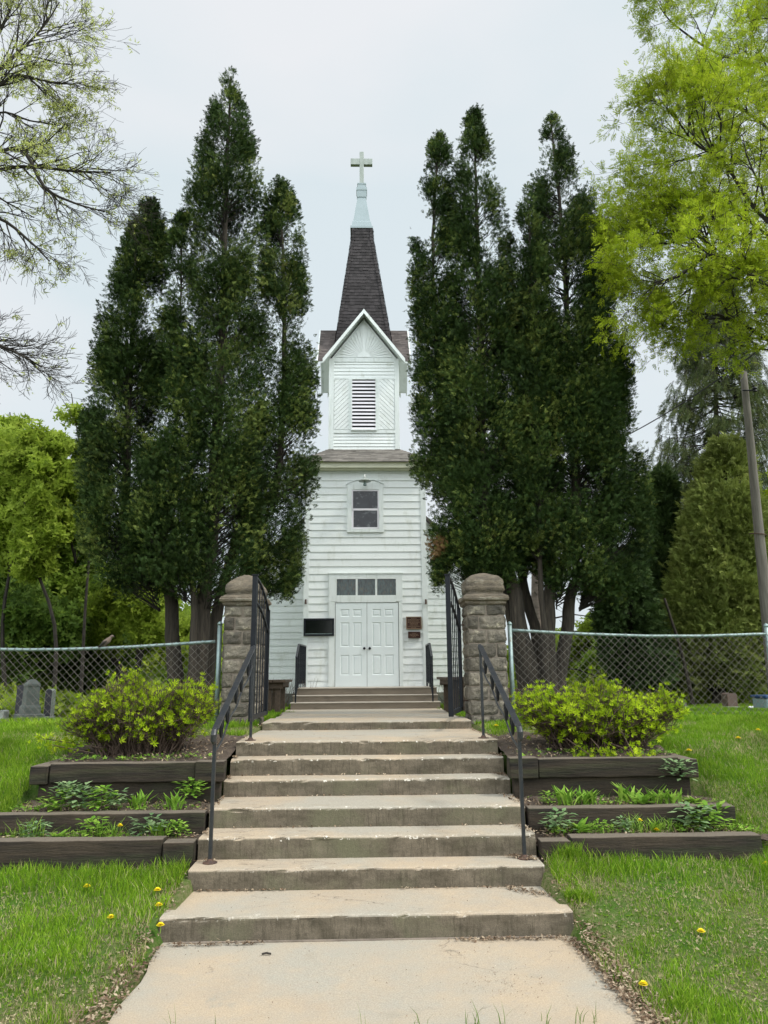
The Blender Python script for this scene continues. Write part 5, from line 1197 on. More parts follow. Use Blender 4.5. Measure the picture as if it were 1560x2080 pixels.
# sunny undergrowth behind the headstones and along the wood edge
def patch(name, label, x0, x1, y0, y1, n, h, mt, size, T=T_LEAF):
    X_ = rng.uniform(x0, x1, n); D_ = rng.uniform(y0, y1, n); hh = h*(.55+.45*np.sin(X_*1.9+1)*np.cos(D_*1.3)); Z_ = H(X_, D_)+np.abs(hh)*rng.random(n)**.8
    f, s, u = frames(n, None, .8, .8); o = foliage(name, T, np.stack([X_, D_, Z_], -1), f, s, u, size*rng.uniform(.6, 1.3, n), np.clip(rng.normal(.5, .25, n), 0, 1), M[mt], None); return stuff('', label, o)
patch('undergrowth', 'low yellow-green undergrowth along the left wood edge', -13, -3.4, 15, 20, 9000, .75, 'lime2', .16)
patch('undergrowth', 'low green undergrowth along the right wood edge', 5.2, 14, 16, 22, 9000, .8, 'lime2', .16)
patch('undergrowth', 'low weeds behind the right cedar trunks', 2.4, 6.4, 18.5, 24, 5000, .6, 'lime2', .18)
patch('undergrowth', 'shaded undergrowth deep in the left wood', -18, -3.5, 20, 27, 11000, 1.5, 'mid', .25)
patch('undergrowth', 'shaded undergrowth deep in the right wood', 7.5, 18, 21, 27, 9000, 1.8, 'midd', .25)
# ------------------------------------------------------------------ the two shrubs
def shrub(label, cx, cy, prof, seed, nst, nlf, extra=()):
    """prof: outline [(px, py)] of the top at depth cy"""
    rnd = np.random.default_rng(seed); g = hf(cx, cy); r = thing('shrub', (cx, cy, g), label, 'shrub', 'yellow-green shrubs on the top terrace')
    X0 = [at(p[0], p[1], cy).x for p in prof]; Z0 = [at(p[0], p[1], cy).z for p in prof]; segs = []; tp = []
    for k in range(nst):
        xe = X0[0]+(X0[-1]-X0[0])*rnd.uniform(.05, .95); ze = float(np.interp(xe, X0, Z0)); t = (xe-X0[0])/(X0[-1]-X0[0]); q = rnd.uniform(.25, 1)**.6; yy = cy+rnd.uniform(-.55, .5)*(1-abs(2*t-1)*.6)
        e = np.array([cx+(xe-cx)*min(1, q+.25), yy, g+.04+(ze-g)*q*(1-.35*abs(yy-cy))*(.88+.10*math.sin(xe*9+seed)+.05*rnd.normal())]); b = np.array([cx+(xe-cx)*.32+rnd.normal()*.10, cy+rnd.uniform(-.2, .2), g-.02])
        m1 = b+(e-b)*.5+np.array([rnd.normal()*.05, rnd.normal()*.05, .10+.05*rnd.normal()]); prev = b; n = 7
        for i in range(1, n+1):
            u = i/n; p = b*(1-u)**2+m1*2*u*(1-u)+e*u*u+rnd.normal(size=3)*.008; segs.append((prev, p, .0055*(1-.6*(i-1)/n), .0055*(1-.6*i/n))); prev = p
            if i > 2:
                for w in range(3):
                    dd = rnd.normal(size=3)*.6+(e-b)/np.linalg.norm(e-b)*.8+np.array([0, 0, .35]); dd /= np.linalg.norm(dd); l = rnd.uniform(.06, .17); p2 = p+dd*l; segs.append((p, p2, .0026, .0016))
                    if rnd.random() < nlf*(.45+.6*(p2[2]-g)/(ze-g+.01)): tp.append((p2, dd))
                    if rnd.random() < nlf*.5: tp.append((p+dd*l*.5, dd))
    for (pa_, pb_, dy) in extra:
        a_ = np.array(at(pa_[0], pa_[1], cy+dy)); b_ = np.array(at(pb_[0], pb_[1], cy+dy)); 
        for i in range(8):
            p, q = a_+(b_-a_)*i/8, a_+(b_-a_)*(i+1)/8; segs.append((p, q, .005, .004))
            for w in range(5):
                if i > 2: tp.append((q+rnd.normal(size=3)*.04, rnd.normal(size=3)+np.array([0, 0, .8])))
    segs_mesh('stems', segs, M['twig'], r, 4)
    P = np.array([t[0] for t in tp]); Dn = np.array([t[1] for t in tp]); Dn /= np.linalg.norm(Dn, axis=1, keepdims=True); f, s, u = frames(len(P), None, .6, 0); u2 = Dn+rnd.normal(size=Dn.shape)*.35; u2 /= np.linalg.norm(u2, axis=1, keepdims=True)
    f = f-u2*np.sum(f*u2, 1, keepdims=True); f /= np.linalg.norm(f, axis=1, keepdims=True); s = np.cross(u2, f)
    foliage('leaves', T_ROS, P, f, s, u2, .034*rnd.uniform(.5, 1.35, len(P)), np.clip(rnd.normal(.5, .2, len(P)), 0, 1), M['shrub'], r)
c = at(290, 1500, 7.5)
shrub('yellow-green spring shrub with brown stems on the top terrace left of the steps', c.x, 7.5, [(140, 1500), (165, 1450), (200, 1405), (255, 1380), (330, 1385), (380, 1390), (415, 1410), (440, 1450)], 61, 540, .33, [((210, 1520), (88, 1500), -.2), ((190, 1530), (100, 1512), -.3)])
c = at(1210, 1500, 7.5)
shrub('fuller yellow-green spring shrub spilling over the top terrace right of the steps', c.x, 7.5, [(1035, 1450), (1060, 1425), (1100, 1412), (1180, 1398), (1240, 1402), (1300, 1410), (1350, 1425), (1385, 1470)], 62, 560, .46, [((1200, 1500), (1250, 1555), -.5), ((1240, 1510), (1335, 1545), -.45), ((1150, 1500), (1200, 1535), -.5), ((1260, 1480), (1300, 1560), -.55)])
# dead twig brush at the foot of the right cedars
sg = []; c0 = at(1095, 1415, 10.9)
for k in range(420):
    b = np.array([c0.x+rng.normal()*.28, 10.9+rng.normal()*.25, hf(c0.x, 10.9)+rng.uniform(0, .35)]); d = rng.normal(size=3)*np.array([1, .6, .55])+np.array([0, 0, .12]); d /= np.linalg.norm(d); l = rng.uniform(.12, .4); m1 = b+d*l*.5+rng.normal(size=3)*.03; sg += [(b, m1, .004, .003), (m1, b+d*l+rng.normal(size=3)*.04, .003, .0015)]
stuff('', 'tangle of dead twigs at the foot of the right cedars', segs_mesh('brush_pile', sg, M['twig'], None, 3))
sg = []
for (px, D) in ((610, 17.2), (560, 16.6), (930, 16.9)):
    c0 = at(px, 1425, D); g = hf(c0.x, D)
    for k in range(60):
        b = np.array([c0.x+rng.normal()*.15, D+rng.normal()*.15, g]); e = b+np.array([rng.normal()*.18, rng.normal()*.15, rng.uniform(.25, .7)]); sg.append((b, e, .006, .002))
stuff('', 'bare shrub twigs beside the porch steps', segs_mesh('bare_twigs', sg, M['twig'], None, 3))

# ------------------------------------------------------------------ grass
def blades(name, label, X_, Y_, hgt, wid, tn, mt, zoff=0, zfix=None):
    n = len(X_); Z_ = H(X_, Y_) if zfix is None else zfix; a = rng.uniform(0, 6.283, n); la = rng.uniform(0, 6.283, n); ln = hgt*rng.uniform(.1, .75, n)
    s = np.stack([np.cos(a), np.sin(a), np.zeros(n)], -1); l = np.stack([np.cos(la), np.sin(la), np.zeros(n)], -1); b = np.stack([X_, Y_, Z_-.008], -1); up = np.array([0, 0, 1.])
    w = wid[:, None]; h = hgt[:, None]; p1 = b+up*h*.55+l*ln[:, None]*.3; p2 = b+up*h+l*ln[:, None]
    q1 = np.stack([b-s*w*.5, b+s*w*.5, p1+s*w*.42, p1-s*w*.42], 1); q2 = np.stack([p1-s*w*.42, p1+s*w*.42, p2+s*w*.05, p2-s*w*.05], 1)
    V = np.stack([q1, q2], 1).reshape(-1, 3); o = npmesh(name, V, 4, np.repeat(tn, 2), M[mt], None); return tag(o, label, None, None, 'stuff')
def field(n, y0, y1, xm, den=None):
    Y_ = rng.uniform(y0, y1, n*2); X_ = rng.uniform(-1, 1, n*2)*xm; k = np.abs(X_) < Y_*.60+.5
    X_, Y_ = X_[k], Y_[k]
    ax = np.abs(X_); edge = np.where(Y_ < 5.25, 1.36+.05*np.sin(Y_*5), np.where(Y_ < 9.6, 1.33, 1.30+(Y_-9.6)*.06))
    ok = (ax > edge+.0) & ~((ax < 3.0) & (Y_ > 5.97) & (Y_ < 6.99)) & ~((ax < 2.9) & (Y_ > 6.95) & (Y_ < 8.0)) & ~((ax < 1.82) & (ax > 1.27) & (Y_ > 9.47) & (Y_ < 10.03)) & ~((ax < 3.6) & (Y_ > 17.9)) & ~((Y_ > 5.97) & (Y_ < 6.16) & (X_ < 0) & (ax < 3.48))
    return X_[ok], Y_[ok]
def nz2(X_, Y_, f, o=0): return np.sin(X_*f+1.3*np.sin(Y_*f*.7+o))*np.cos(Y_*f*.9+1.1*np.sin(X_*f*.8+o))
X_, Y_ = field(300000, 3.4, 9.5, 5.6)
d1 = nz2(X_, Y_, 2.6)+.6*nz2(X_, Y_, 6.1, 2)+.4*nz2(X_, Y_, 13, 4); ed = np.clip(1-(np.abs(X_)-1.4)/.35, 0, 1)*(Y_ < 9)
lush = np.clip((Y_-5.2)/1.2, 0, 1)*(np.abs(X_) > 2.9)
k = rng.random(len(X_)) < np.clip(.74+.28*d1+.5*lush-.35*ed*(rng.random(len(X_)) < .6), .25, 1)
X_, Y_, d1, ed, lush = X_[k], Y_[k], d1[k], ed[k], lush[k]
frt = np.exp(-((Y_-5.75)/.22)**2)*(np.abs(X_) < 3.6)
hg = (.022+.022*rng.random(len(X_))**1.5)*(1+.7*np.clip(d1, -.5, 1)+.6*lush+2.2*frt*rng.random(len(X_))+.8*ed*(rng.random(len(X_)) < .25))
tn = np.clip(.42+.22*d1*.5+rng.normal(0, .2, len(X_)), 0, .9); tn = np.where(rng.random(len(X_)) < np.clip(.27-.26*d1-.22*lush+.25*ed-.3*frt, .02, .7), 1.0, tn)
blades('grass', 'short patchy spring lawn either side of the steps', X_, Y_, hg, .0032+.0026*rng.random(len(X_)), tn, 'grass')
# clover-like ground leaves and dry thatch in the lawn
X_, Y_ = field(17000, 3.4, 7.5, 4.5); n = len(X_); f, s, u = frames(n, None, .5, 0); u = np.tile([0, 0, 1.], (n, 1))+rng.normal(size=(n, 3))*.35; u /= np.linalg.norm(u, axis=1, keepdims=True); f = f-u*np.sum(f*u, 1, keepdims=True); f /= np.linalg.norm(f, axis=1, keepdims=True)
V = place(T_LEAF, np.stack([X_, Y_, H(X_, Y_)+.006], -1), f, np.cross(u, f), u, rng.uniform(.008, .019, n)); dry = rng.random(n) < .55
o = npmesh('lawn_thatch', V[np.repeat(dry, 20)], 4, rng.random(dry.sum()*5), M['dryg'], None); tag(o, 'dry thatch and old clippings in the lawn', None, None, 'stuff')
o = npmesh('lawn_weeds', V[np.repeat(~dry, 20)], 4, rng.random((~dry).sum()*5)*.8, M['grass'], None); tag(o, 'small round weed leaves in the lawn', None, None, 'stuff')
X_, Y_ = field(210000, 9.3, 17.5, 11)
d1 = nz2(X_, Y_, 1.7); hg = (.045+.05*rng.random(len(X_)))*(1+.3*d1)
blades('grass', 'thick green cemetery grass beyond the fences', X_, Y_, hg, .011+.006*rng.random(len(X_)), np.clip(.5+.15*d1+rng.normal(0, .18, len(X_)), 0, .9), 'grass')
X_, Y_ = field(70000, 17.5, 30, 17); blades('grass', 'far grass at the wood edge', X_, Y_, .10+.08*rng.random(len(X_)), .03+.01*rng.random(len(X_)), np.clip(rng.normal(.45, .2, len(X_)), 0, .9), 'grass')
# tufts: pillars, bench legs, gate and porch corners, timbers
XX, YY, HH = [], [], []
for (px, py, n, sp, h) in ((480, 1500, 500, .16, .11), (455, 1480, 300, .14, .10), (1000, 1500, 600, .16, .14), (1020, 1480, 300, .12, .12), (575, 1450, 500, .25, .12), (930, 1445, 500, .25, .14), (905, 1438, 300, .12, .16), (610, 1438, 150, .12, .09), (330, 1790, 700, .30, .10), (250, 1760, 500, .4, .12), (60, 1740, 500, .4, .12), (1180, 1770, 700, .25, .10), (1160, 1750, 300, .06, .15), (1300, 1740, 500, .4, .10), (1450, 1735, 400, .3, .12), (1160, 1830, 500, .08, .09), (350, 1840, 250, .06, .08)):
    p = hit(px, py); XX.append(p.x+rng.normal(0, sp, n)); YY.append(p.y+rng.normal(0, sp*.35, n)); HH.append(h*rng.uniform(.35, 1, n))
XX, YY, HH = map(np.concatenate, (XX, YY, HH)); ax = np.abs(XX); ok = (ax > 1.34) & ~((ax < 3.1) & (YY > 5.97) & (YY < 7.0)) & ~((ax < 1.82) & (YY > 9.47) & (YY < 10.03))
ok |= (YY > 10) & (ax > 1.45)
blades('grass', 'taller grass tufts against pillars, timbers and benches', XX[ok], YY[ok], HH[ok], .005+.003*rng.random(ok.sum()), np.clip(rng.normal(.55, .2, ok.sum()), 0, .9), 'grass')
# blades poking up in front, at the near end of the path
XX = []; 
for px in (355, 440, 735, 850, 950, 975, 1015, 1110, 1180, 1215): p = at(px, 2075, 3.98); XX.append(p.x+rng.normal(0, .018, 4))
XX = np.concatenate(XX); n = len(XX); blades('grass', 'a few long blades standing at the near end of the path', XX, np.full(n, 3.98)+rng.normal(0, .015, n), rng.uniform(.03, .13, n), np.full(n, .004), np.full(n, .15), 'grass', zfix=np.full(n, .0))
# ------------------------------------------------------------------ litter and grit
def scatter(name, label, P, size, mt, T=None, flat=.35):
    n = len(P); u = np.tile([0, 0, 1.], (n, 1))+rng.normal(size=(n, 3))*flat; u /= np.linalg.norm(u, axis=1, keepdims=True); f, s, _ = frames(n); f = f-u*np.sum(f*u, 1, keepdims=True); f /= np.linalg.norm(f, axis=1, keepdims=True)
    T = T if T is not None else tmpl([leaf(-.5, 0, 0, 0, 1, .5, .15, .12)]); V = place(T, P, f, np.cross(u, f), u, size); o = npmesh(name, V, 4, np.repeat(rng.random(n), len(T)), M[mt], None); return tag(o, label, None, None, 'stuff')
Ps = []
def sc_line(a, b, n, sx_, sz, z=None):
    t = rng.random(n); x = a[0]+(b[0]-a[0])*t+rng.normal(0, sx_, n); y = a[1]+(b[1]-a[1])*t+rng.normal(0, sx_*.6, n); zz_ = (H(x, y) if z is None else np.full(n, z))+.006+np.abs(rng.normal(0, sz, n)); Ps.append(np.stack([x, y, zz_], -1))
sc_line((1.30, 5.1), (1.36, 3.9), 1100, .03, .008, .0); sc_line((1.37, 5.1), (1.42, 3.9), 1000, .045, .008); sc_line((-1.32, 5.1), (-1.30, 3.9), 300, .02, .006, .0); sc_line((-1.38, 5.1), (-1.38, 3.9), 600, .04, .008)
sc_line((.55, 5.12), (1.25, 5.12), 260, .03, .006, .0); sc_line((-1.25, 5.10), (-.7, 5.12), 160, .025, .006, .0)
sc_line((1.0, 5.72), (1.28, 5.5), 200, .04, .004, .145); sc_line((.2, 5.73), (1.2, 5.73), 60, .01, .003, .145); sc_line((-1.28, 5.74), (-.6, 5.74), 60, .01, .003, .145)
sc_line((1.1, 6.03), (1.27, 5.9), 180, .04, .004, .287); sc_line((-1.27, 6.0), (-1.15, 6.0), 40, .02, .003, .287)
for i in (2, 3, 4, 5, 6):
    sc_line((-1.2, STY[i+1]-.02), (1.24, STY[i+1]-.02), 70, .012, .002, STZ[i]+.001); sc_line((1.22, STY[i+1]-.04), (1.30, STY[i]+.05), 90, .02, .004, STZ[i]+.001); sc_line((-1.30, STY[i+1]-.04), (-1.26, STY[i]+.08), 50, .012, .004, STZ[i]+.001)
sc_line((-1.25, 9.0), (1.25, 9.06), 90, .02, .002, 1.012); sc_line((1.3, 5.3), (1.5, 6.0), 200, .07, .01); sc_line((-1.35, 5.3), (-1.42, 5.9), 250, .05, .01)
sc_line((-1.3, 9.2), (-1.55, 14), 500, .08, .008); sc_line((1.3, 9.2), (1.45, 14), 300, .08, .008)
P = np.concatenate(Ps); P = P[(np.abs(P[:, 0]) < 1.6)]
scatter('leaf_litter', 'brown leaf litter gathered along the path edges and step corners', P, rng.uniform(.010, .034, len(P)), 'litter')
Ps = []
for s in (-1, 1):
    for (y0, y1, z0, z1, w0, w1) in ((6.12, 6.40, .385, .40, 1.36, 3.1), (6.55, 6.88, .535, .555, 1.36, 3.0), (7.0, 8.0, .89, 1.0, 1.36, 2.85)):
        n = 700; x = s*rng.uniform(w0, w1, n); y = rng.uniform(y0, y1, n); Ps.append(np.stack([x, y, z0+(z1-z0)*(y-y0)/(y1-y0)+.03*rng.random(n)], -1))
scatter('bed_litter', 'dead leaves and stalks lying in the terraced beds', np.concatenate(Ps), rng.uniform(.012, .04, 4200), 'litter')
Ps = []
for s in (-1, 1):
    for (y0, y1, z0, w1) in ((6.16, 6.40, .40, 3.15), (6.56, 6.88, .55, 3.05), (7.0, 7.5, .90, 2.9)):
        n = 330; x = s*(1.4+(w1-1.4)*rng.random(n)**.8); y = rng.uniform(y0, y1, n); k = nz2(x, y*2, 5.0) > -.15; Ps.append(np.stack([x, y, z0+.012+.03*rng.random(n)], -1)[k])
P = np.concatenate(Ps); scatter('ground_cover', 'tiny green seedlings covering the soil of the terraced beds', P, rng.uniform(.014, .034, len(P)), 'bedleaf', T=T_LEAF, flat=.3)
XX = np.concatenate([rng.uniform(-3.4, -1.5, 260), rng.uniform(1.5, 3.1, 260), rng.uniform(-3.0, -1.5, 160), rng.uniform(1.5, 3.0, 160)]); YY = np.concatenate([rng.uniform(6.17, 6.38, 520), rng.uniform(6.56, 6.8, 320)])
blades('grass', 'thin grass growing in the terraced beds', XX, YY, rng.uniform(.03, .12, 840), np.full(840, .0035), np.clip(rng.normal(.5, .3, 840), 0, 1), 'grass', zfix=np.where(YY < 6.45, .395, .545))
n = 420; x = np.concatenate([rng.uniform(-1.2, 1.25, 230), rng.normal(.72, .14, 190)]); y = np.concatenate([rng.uniform(4.05, 5.1, 230), rng.normal(4.45, .09, 190)]); Ps = [np.stack([x, y, np.full(n, .006)], -1)]
for i in (0, 1, 2, 4, 6, 7):
    n = 60; y1 = STY[i+1] if i < 7 else 14; x = rng.uniform(-1.2, 1.2, n); y = rng.uniform(STY[i]+.04, y1-.02, n); Ps.append(np.stack([x, y, np.full(n, STZ[i]+.005) if i < 7 else np.interp(y, [9.1, 9.9, 16.3], [1.112, 1.095, .932])], -1))
P = np.concatenate(Ps); scatter('grit', 'dark grit and seed scales scattered on the concrete', P, rng.uniform(.004, .011, len(P)), 'litter', flat=.6)
# a loose twig on the lower path
p = hit(542, 1930); MBt = MB(); p = Vector((at(542, 1930, 4.95).x, 4.93, .008)); MBt.tube([p+Vector((-.028, 0, 0)), p+Vector((0, .004, .004)), p+Vector((.028, 0, 0))], .006, 6)
o = MBt.build('twig', M['bark2']); tag(o, 'short dark stick lying on the lower path near the first step', 'stick')
# ------------------------------------------------------------------ dandelions and bed plants
def dandelion(p, h, label, sc=1.0):
    r = thing('dandelion', p, label, 'flower', 'dandelions in flower'); r0 = MB(); r0.tube([p, p+Vector((.003, 0, h*.5)), p+Vector((0, 0, h))], .0022, 5); r0.build('stem', M['bedleaf'], r)
    mb = MB(); c = p+Vector((0, 0, h)); R = .019*sc
    for j, (ri, hh, n) in enumerate(((1, .000, 20), (.75, .005, 16), (.45, .009, 10))):
        for k in range(n):
            a = k/n*6.283+j*.3; d = Vector((math.cos(a), math.sin(a), 0)); s = Vector((-d.y, d.x, 0)); e = c+d*R*ri+Vector((0, 0, hh+.004*(1-ri)*2)); b = c+Vector((0, 0, hh*.3)); mb.add([b-s*.0015, e-s*.0035*sc, e+d*.002, e+s*.0035*sc, b+s*.0015], [(0, 1, 2, 3, 4)])
    mb.build('bloom', M['yellow'], r)
dl = [(60, 1729, .05, 'dandelion bloom against the lowest left timber near the left edge'), (176, 1805, .035, 'dandelion in the lawn well left of the second step'), (319, 1815, .05, 'upper of the dandelions beside the left end of the second step'), (322, 1843, .03, 'small half-closed dandelion between two open ones left of the first step'),
      (225, 1866, .02, 'flattened dandelion in the middle of the left lawn'), (325, 1888, .05, 'dandelion touching the left end of the first step'), (1425, 1897, .03, 'dandelion in the middle of the right lawn'), (1308, 2006, .03, 'nearest dandelion, in the grass right of the path'), (1557, 1758, .03, 'dandelion at the right edge below the lowest right timber'),
      (1400, 1526, .04, 'dandelion on the slope right of the right shrub'), (1541, 1484, .05, 'dandelion near the right edge on the upper lawn'), (1451, 1451, .05, 'dandelion in front of the brown headstone'), (1008, 1475, .06, 'dandelion in the grass at the foot of the right pillar'), (1500, 1500, .03, 'tiny dandelion on the upper right lawn')]
for px, py, h, lb in dl:
    p = hit(px, py+h*1487/8*.9); dandelion(p, h, lb, 1.25 if p.y < 7 else 1.6)
def bedz(y, s): return .44 if y < 6.45 else .59
def bedplant(px, D, z, kind, label, sc=1.0, seed=0):
    rnd = np.random.default_rng(seed+int(px)); p = at(px, 1700, D); p = Vector((p.x, D, z)); names = {'tulip': 'tulip_plant', 'bush': 'leafy_weed', 'ros': 'rosette_plant', 'tuft': 'grass_clump'}; r = thing(names[kind], p, label, 'plant', 'plants in the terraced beds')
    V = []; tt = []
    n = {'tulip': 20, 'bush': 80, 'ros': 20, 'tuft': 50}[kind]
    for k in range(n):
        a = rnd.uniform(0, 6.283); b = np.array(p)
        if kind == 'bush':
            h = rnd.uniform(.02, .12)*sc; c = b+np.array([math.cos(a)*rnd.uniform(0, .09)*sc, math.sin(a)*.05*sc, h]); L, W = .035*sc, .028*sc; el = rnd.uniform(-.2, .7)
        elif kind == 'tulip': c = b+np.array([rnd.normal()*.03, rnd.normal()*.02, 0])*sc; L, W, el = rnd.uniform(.10, .16)*sc, .022*sc, rnd.uniform(.85, 1.4)
        elif kind == 'ros': c = b.copy(); L, W, el = rnd.uniform(.07, .12)*sc, .04*sc, rnd.uniform(.3, 1.1)
        else: c = b+np.array([rnd.normal()*.05, rnd.normal()*.02, 0])*sc; L, W, el = rnd.uniform(.08, .18)*sc, .006, rnd.uniform(.9, 1.5)
        d = np.array([math.cos(a)*math.cos(el), math.sin(a)*math.cos(el), math.sin(el)]); s = np.array([-math.sin(a), math.cos(a), 0]); m1 = c+d*L*.55; e = c+d*L+np.array([math.cos(a), math.sin(a), 0])*L*.22-np.array([0, 0, .04*L/.1*.3])
        V += [c-s*W*.12, c+s*W*.12, m1+s*W*.5, m1-s*W*.5, m1-s*W*.5, m1+s*W*.5, e+s*W*.06, e-s*W*.06]; t_ = rnd.random(); tt += [t_, t_]
    npmesh('leaves', np.array(V), 4, np.array(tt), M['bedgrey'] if kind == 'bush' and seed % 2 else M['bedleaf'], r)
z1, z2 = .40, .55
pl = [(275, 6.70, z2, 'tulip', 'pale green tulip leaves below the top left timber wall', 1.0), (350, 6.62, z2, 'tulip', 'bright upright tulip clump near the left handrail, upper bed', 1.05), (385, 6.75, z2+.05, 'bush', 'round-leaved weed touching the left handrail, upper bed', 1.1), (155, 6.65, z2, 'bush', 'leafy weed in the middle of the upper left bed', 1.3), (200, 6.6, z2, 'bush', 'lower leafy weed beside the pale tulip leaves, upper left bed', 1.2), (232, 6.65, z2, 'bush', 'small leafy weed just left of the pale tulip leaves', 1.0),
      (110, 6.6, z2, 'bush', 'sprawling weed at the left end of the upper left bed', 1.1), (128, 6.72, z2+.06, 'bush', 'upright weed against the top left timber wall', 1.0), (325, 6.28, z1, 'tulip', 'broad green tulip clump in the lowest left bed', .9), (300, 6.25, z1, 'bush', 'grey-green weed left of the broad tulip clump, lowest left bed', 1.1), (358, 6.28, z1, 'bush', 'small weed at the step end of the lowest left bed', .8), (218, 6.26, z1, 'tuft', 'long grass clump in the middle of the lowest left bed', 1.0),
      (185, 6.26, z1, 'bush', 'leafy weed beside the grass clump in the lowest left bed', 1.0), (118, 6.24, z1, 'ros', 'yellowish broad-leaved plant in the lowest left bed', .9), (60, 6.24, z1, 'tuft', 'grass clump at the left end of the lowest left bed', 1.0), (72, 6.25, z1, 'bush', 'drooping weed beside the leftmost grass clump', .9),
      (1155, 6.62, z2, 'tulip', 'tall tulip clump nearest the right handrail, upper bed', 1.15), (1188, 6.60, z2, 'tulip', 'second tulip clump from the right handrail, upper bed', 1.0), (1210, 6.62, z2, 'tulip', 'slim tulip clump between two gaps, upper right bed', .9), (1280, 6.72, z2, 'tulip', 'tall tulip clump against the timbers in the middle of the upper right bed', 1.2), (1312, 6.6, z2, 'ros', 'narrow-leaved rosette in the middle of the upper right bed', 1.1), (1345, 6.62, z2, 'tulip', 'dense tulip clump right of the middle of the upper right bed', 1.1),
      (1372, 6.6, z2, 'tulip', 'lower tulip clump beside the dense one, upper right bed', .9), (1418, 6.6, z2, 'ros', 'small rosette at the outer end of the upper right bed', .9), (1120, 6.65, z2, 'bush', 'small pale weed beside the right handrail, upper bed', .7), (1390, 6.72, z2+.17, 'bush', 'round-leaved weed growing at the corner of the top right timber wall', 1.1),
      (1178, 6.26, z1, 'ros', 'large pale primrose-like rosette in the lowest right bed', 1.1), (1135, 6.25, z1, 'bush', 'drooping weed left of the pale rosette, lowest right bed', 1.1), (1218, 6.24, z1, 'bush', 'tiny weed right of the pale rosette, lowest right bed', .6), (1270, 6.25, z1, 'bush', 'small clover-like weed left of the dandelion, lowest right bed', .7), (1298, 6.26, z1, 'tuft', 'grass clump under the dandelion, lowest right bed', .9), (1333, 6.25, z1, 'tulip', 'single small tulip clump left of the white label', .7),
      (1355, 6.26, z1, 'tuft', 'grass clump just left of the white label', .8), (1410, 6.26, z1, 'bush', 'spreading weed right of the white label', 1.3), (1445, 6.28, z1, 'bush', 'feathery weed at the outer end of the lowest right bed', 1.3)]
for i, (px, D, z, kd, lb, sc) in enumerate(pl): bedplant(px, D, z, kd, lb, sc*(1.3 if kd == 'bush' else 1.15), i)
for (px, D, z, lb) in ((244, 6.26, .40, 'dandelion in the lowest left bed beside the grass clump'), (1301, 6.26, .39, 'dandelion in the lowest right bed against the middle timber'), (1333, 6.20, .39, 'lower dandelion on the edge of the lowest right timber')):
    p = at(px, 1680, D); dandelion(Vector((p.x, D, z)), .10 if px != 1333 else .04, lb, 1.1)

# ------------------------------------------------------------------ sky and sun
SUN_EL, SUN_AZ = 50, 107          # azimuth measured clockwise from +y (view direction)
W = bpy.data.worlds.new('World'); S.world = W; W.use_nodes = True; nt = W.node_tree; N = nt.nodes.new; L = nt.links.new; bg = nt.nodes['Background']
sky = N('ShaderNodeTexSky'); sky.sky_type = 'NISHITA'; sky.sun_disc = False; sky.sun_elevation = R_(SUN_EL); sky.sun_rotation = R_(SUN_AZ); sky.air_density = 1.2; sky.dust_density = 3
tc = N('ShaderNodeTexCoord'); nm = N('ShaderNodeTexNoise'); nm.inputs['Scale'].default_value = 1.6; nm.inputs['Detail'].default_value = 6; nm.inputs['Roughness'].default_value = .45
mp = N('ShaderNodeMapping'); mp.inputs['Scale'].default_value = (1, 1, 2.2); mp.inputs['Location'].default_value = (3.1, 0, .4); L(tc.outputs['Generated'], mp.inputs[0]); L(mp.outputs[0], nm.inputs['Vector'])
cr = N('ShaderNodeValToRGB'); e = cr.color_ramp.elements; SK = 1.0
e[0].position = .40; e[0].color = (.71, .795, .835, 1); e[1].position = .60; e[1].color = (.83, .85, .875, 1); L(nm.outputs['Fac'], cr.inputs[0])
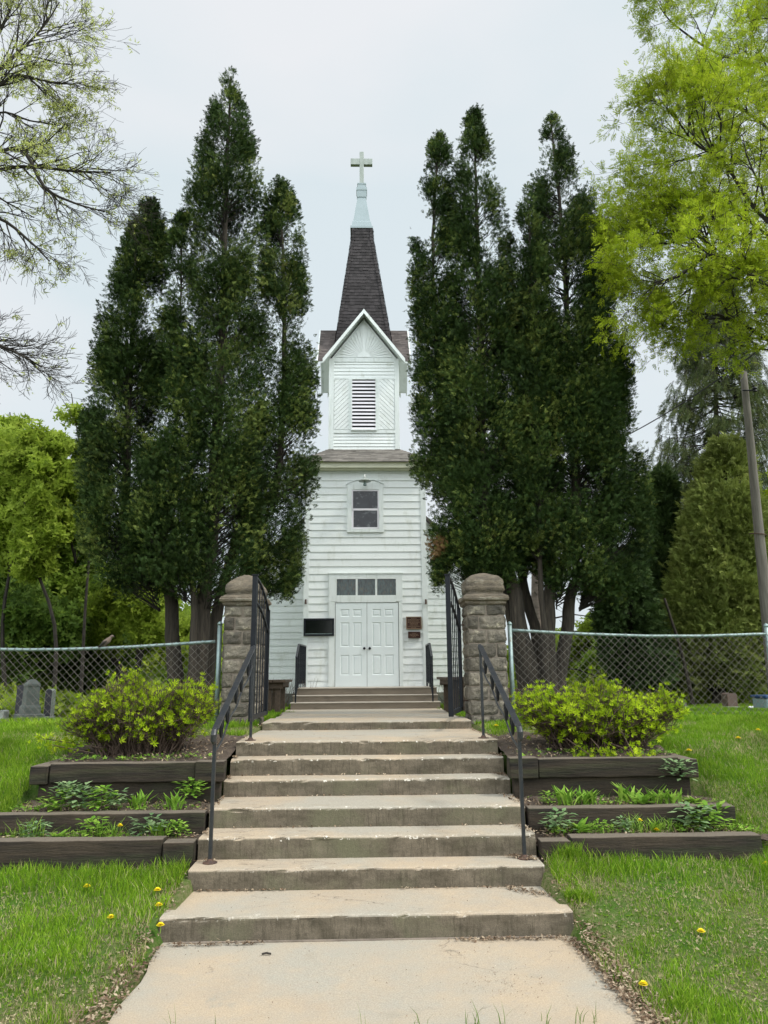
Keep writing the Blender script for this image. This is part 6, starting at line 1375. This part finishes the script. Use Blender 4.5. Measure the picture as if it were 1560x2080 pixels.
# the veil is thicker and brighter towards the sun and overhead
sd = Vector((math.sin(R_(SUN_AZ))*math.cos(R_(SUN_EL)), math.cos(R_(SUN_AZ))*math.cos(R_(SUN_EL)), math.sin(R_(SUN_EL))))
dp = N('ShaderNodeVectorMath'); dp.operation = 'DOT_PRODUCT'; L(tc.outputs['Generated'], dp.inputs[0]); dp.inputs[1].default_value = sd
mr = N('ShaderNodeMapRange'); mr.interpolation_type = 'SMOOTHSTEP'; L(dp.outputs['Value'], mr.inputs[0]); mr.inputs[1].default_value = .80; mr.inputs[2].default_value = 1.0; mr.inputs[3].default_value = 0; mr.inputs[4].default_value = 16
# brightness added to the unseen rear sky, to light the church front
sx_ = N('ShaderNodeSeparateXYZ'); L(tc.outputs['Generated'], sx_.inputs[0]); m2 = N('ShaderNodeMapRange'); m2.interpolation_type = 'SMOOTHSTEP'; L(sx_.outputs[1], m2.inputs[0])
for i_, v_ in enumerate((-.8, .35, 29, 9.6)): m2.inputs[i_+1].default_value = v_
ad = N('ShaderNodeMath'); ad.operation = 'ADD'; L(mr.outputs[0], ad.inputs[0]); L(m2.outputs[0], ad.inputs[1])
vs = N('ShaderNodeVectorMath'); vs.operation = 'SCALE'; L(cr.outputs[0], vs.inputs[0]); L(ad.outputs[0], vs.inputs['Scale'])
mx = N('ShaderNodeMix'); mx.data_type = 'RGBA'; mx.inputs[0].default_value = .93; L(sky.outputs[0], mx.inputs[6]); L(vs.outputs[0], mx.inputs[7]); L(mx.outputs[2], bg.inputs[0]); bg.inputs[1].default_value = .1
sl_ = bpy.data.lights.new('sun', 'SUN'); sl_.energy = 2.0; sl_.angle = R_(9); sl_.color = (1, .93, .82); so = bpy.data.objects.new('sun', sl_); COL.objects.link(so)
so.rotation_euler = (-sd).to_track_quat('-Z', 'Y').to_euler(); so.location = (10, -5, 20)
vw = S.view_settings; vw.view_transform = 'Standard'; vw.look = 'None'; vw.exposure = 0.15; vw.gamma = 1
S.cycles.max_bounces = 8; S.cycles.diffuse_bounces = 4; S.cycles.transmission_bounces = 4; S.cycles.transparent_max_bounces = 4; S.cycles.use_denoising = True
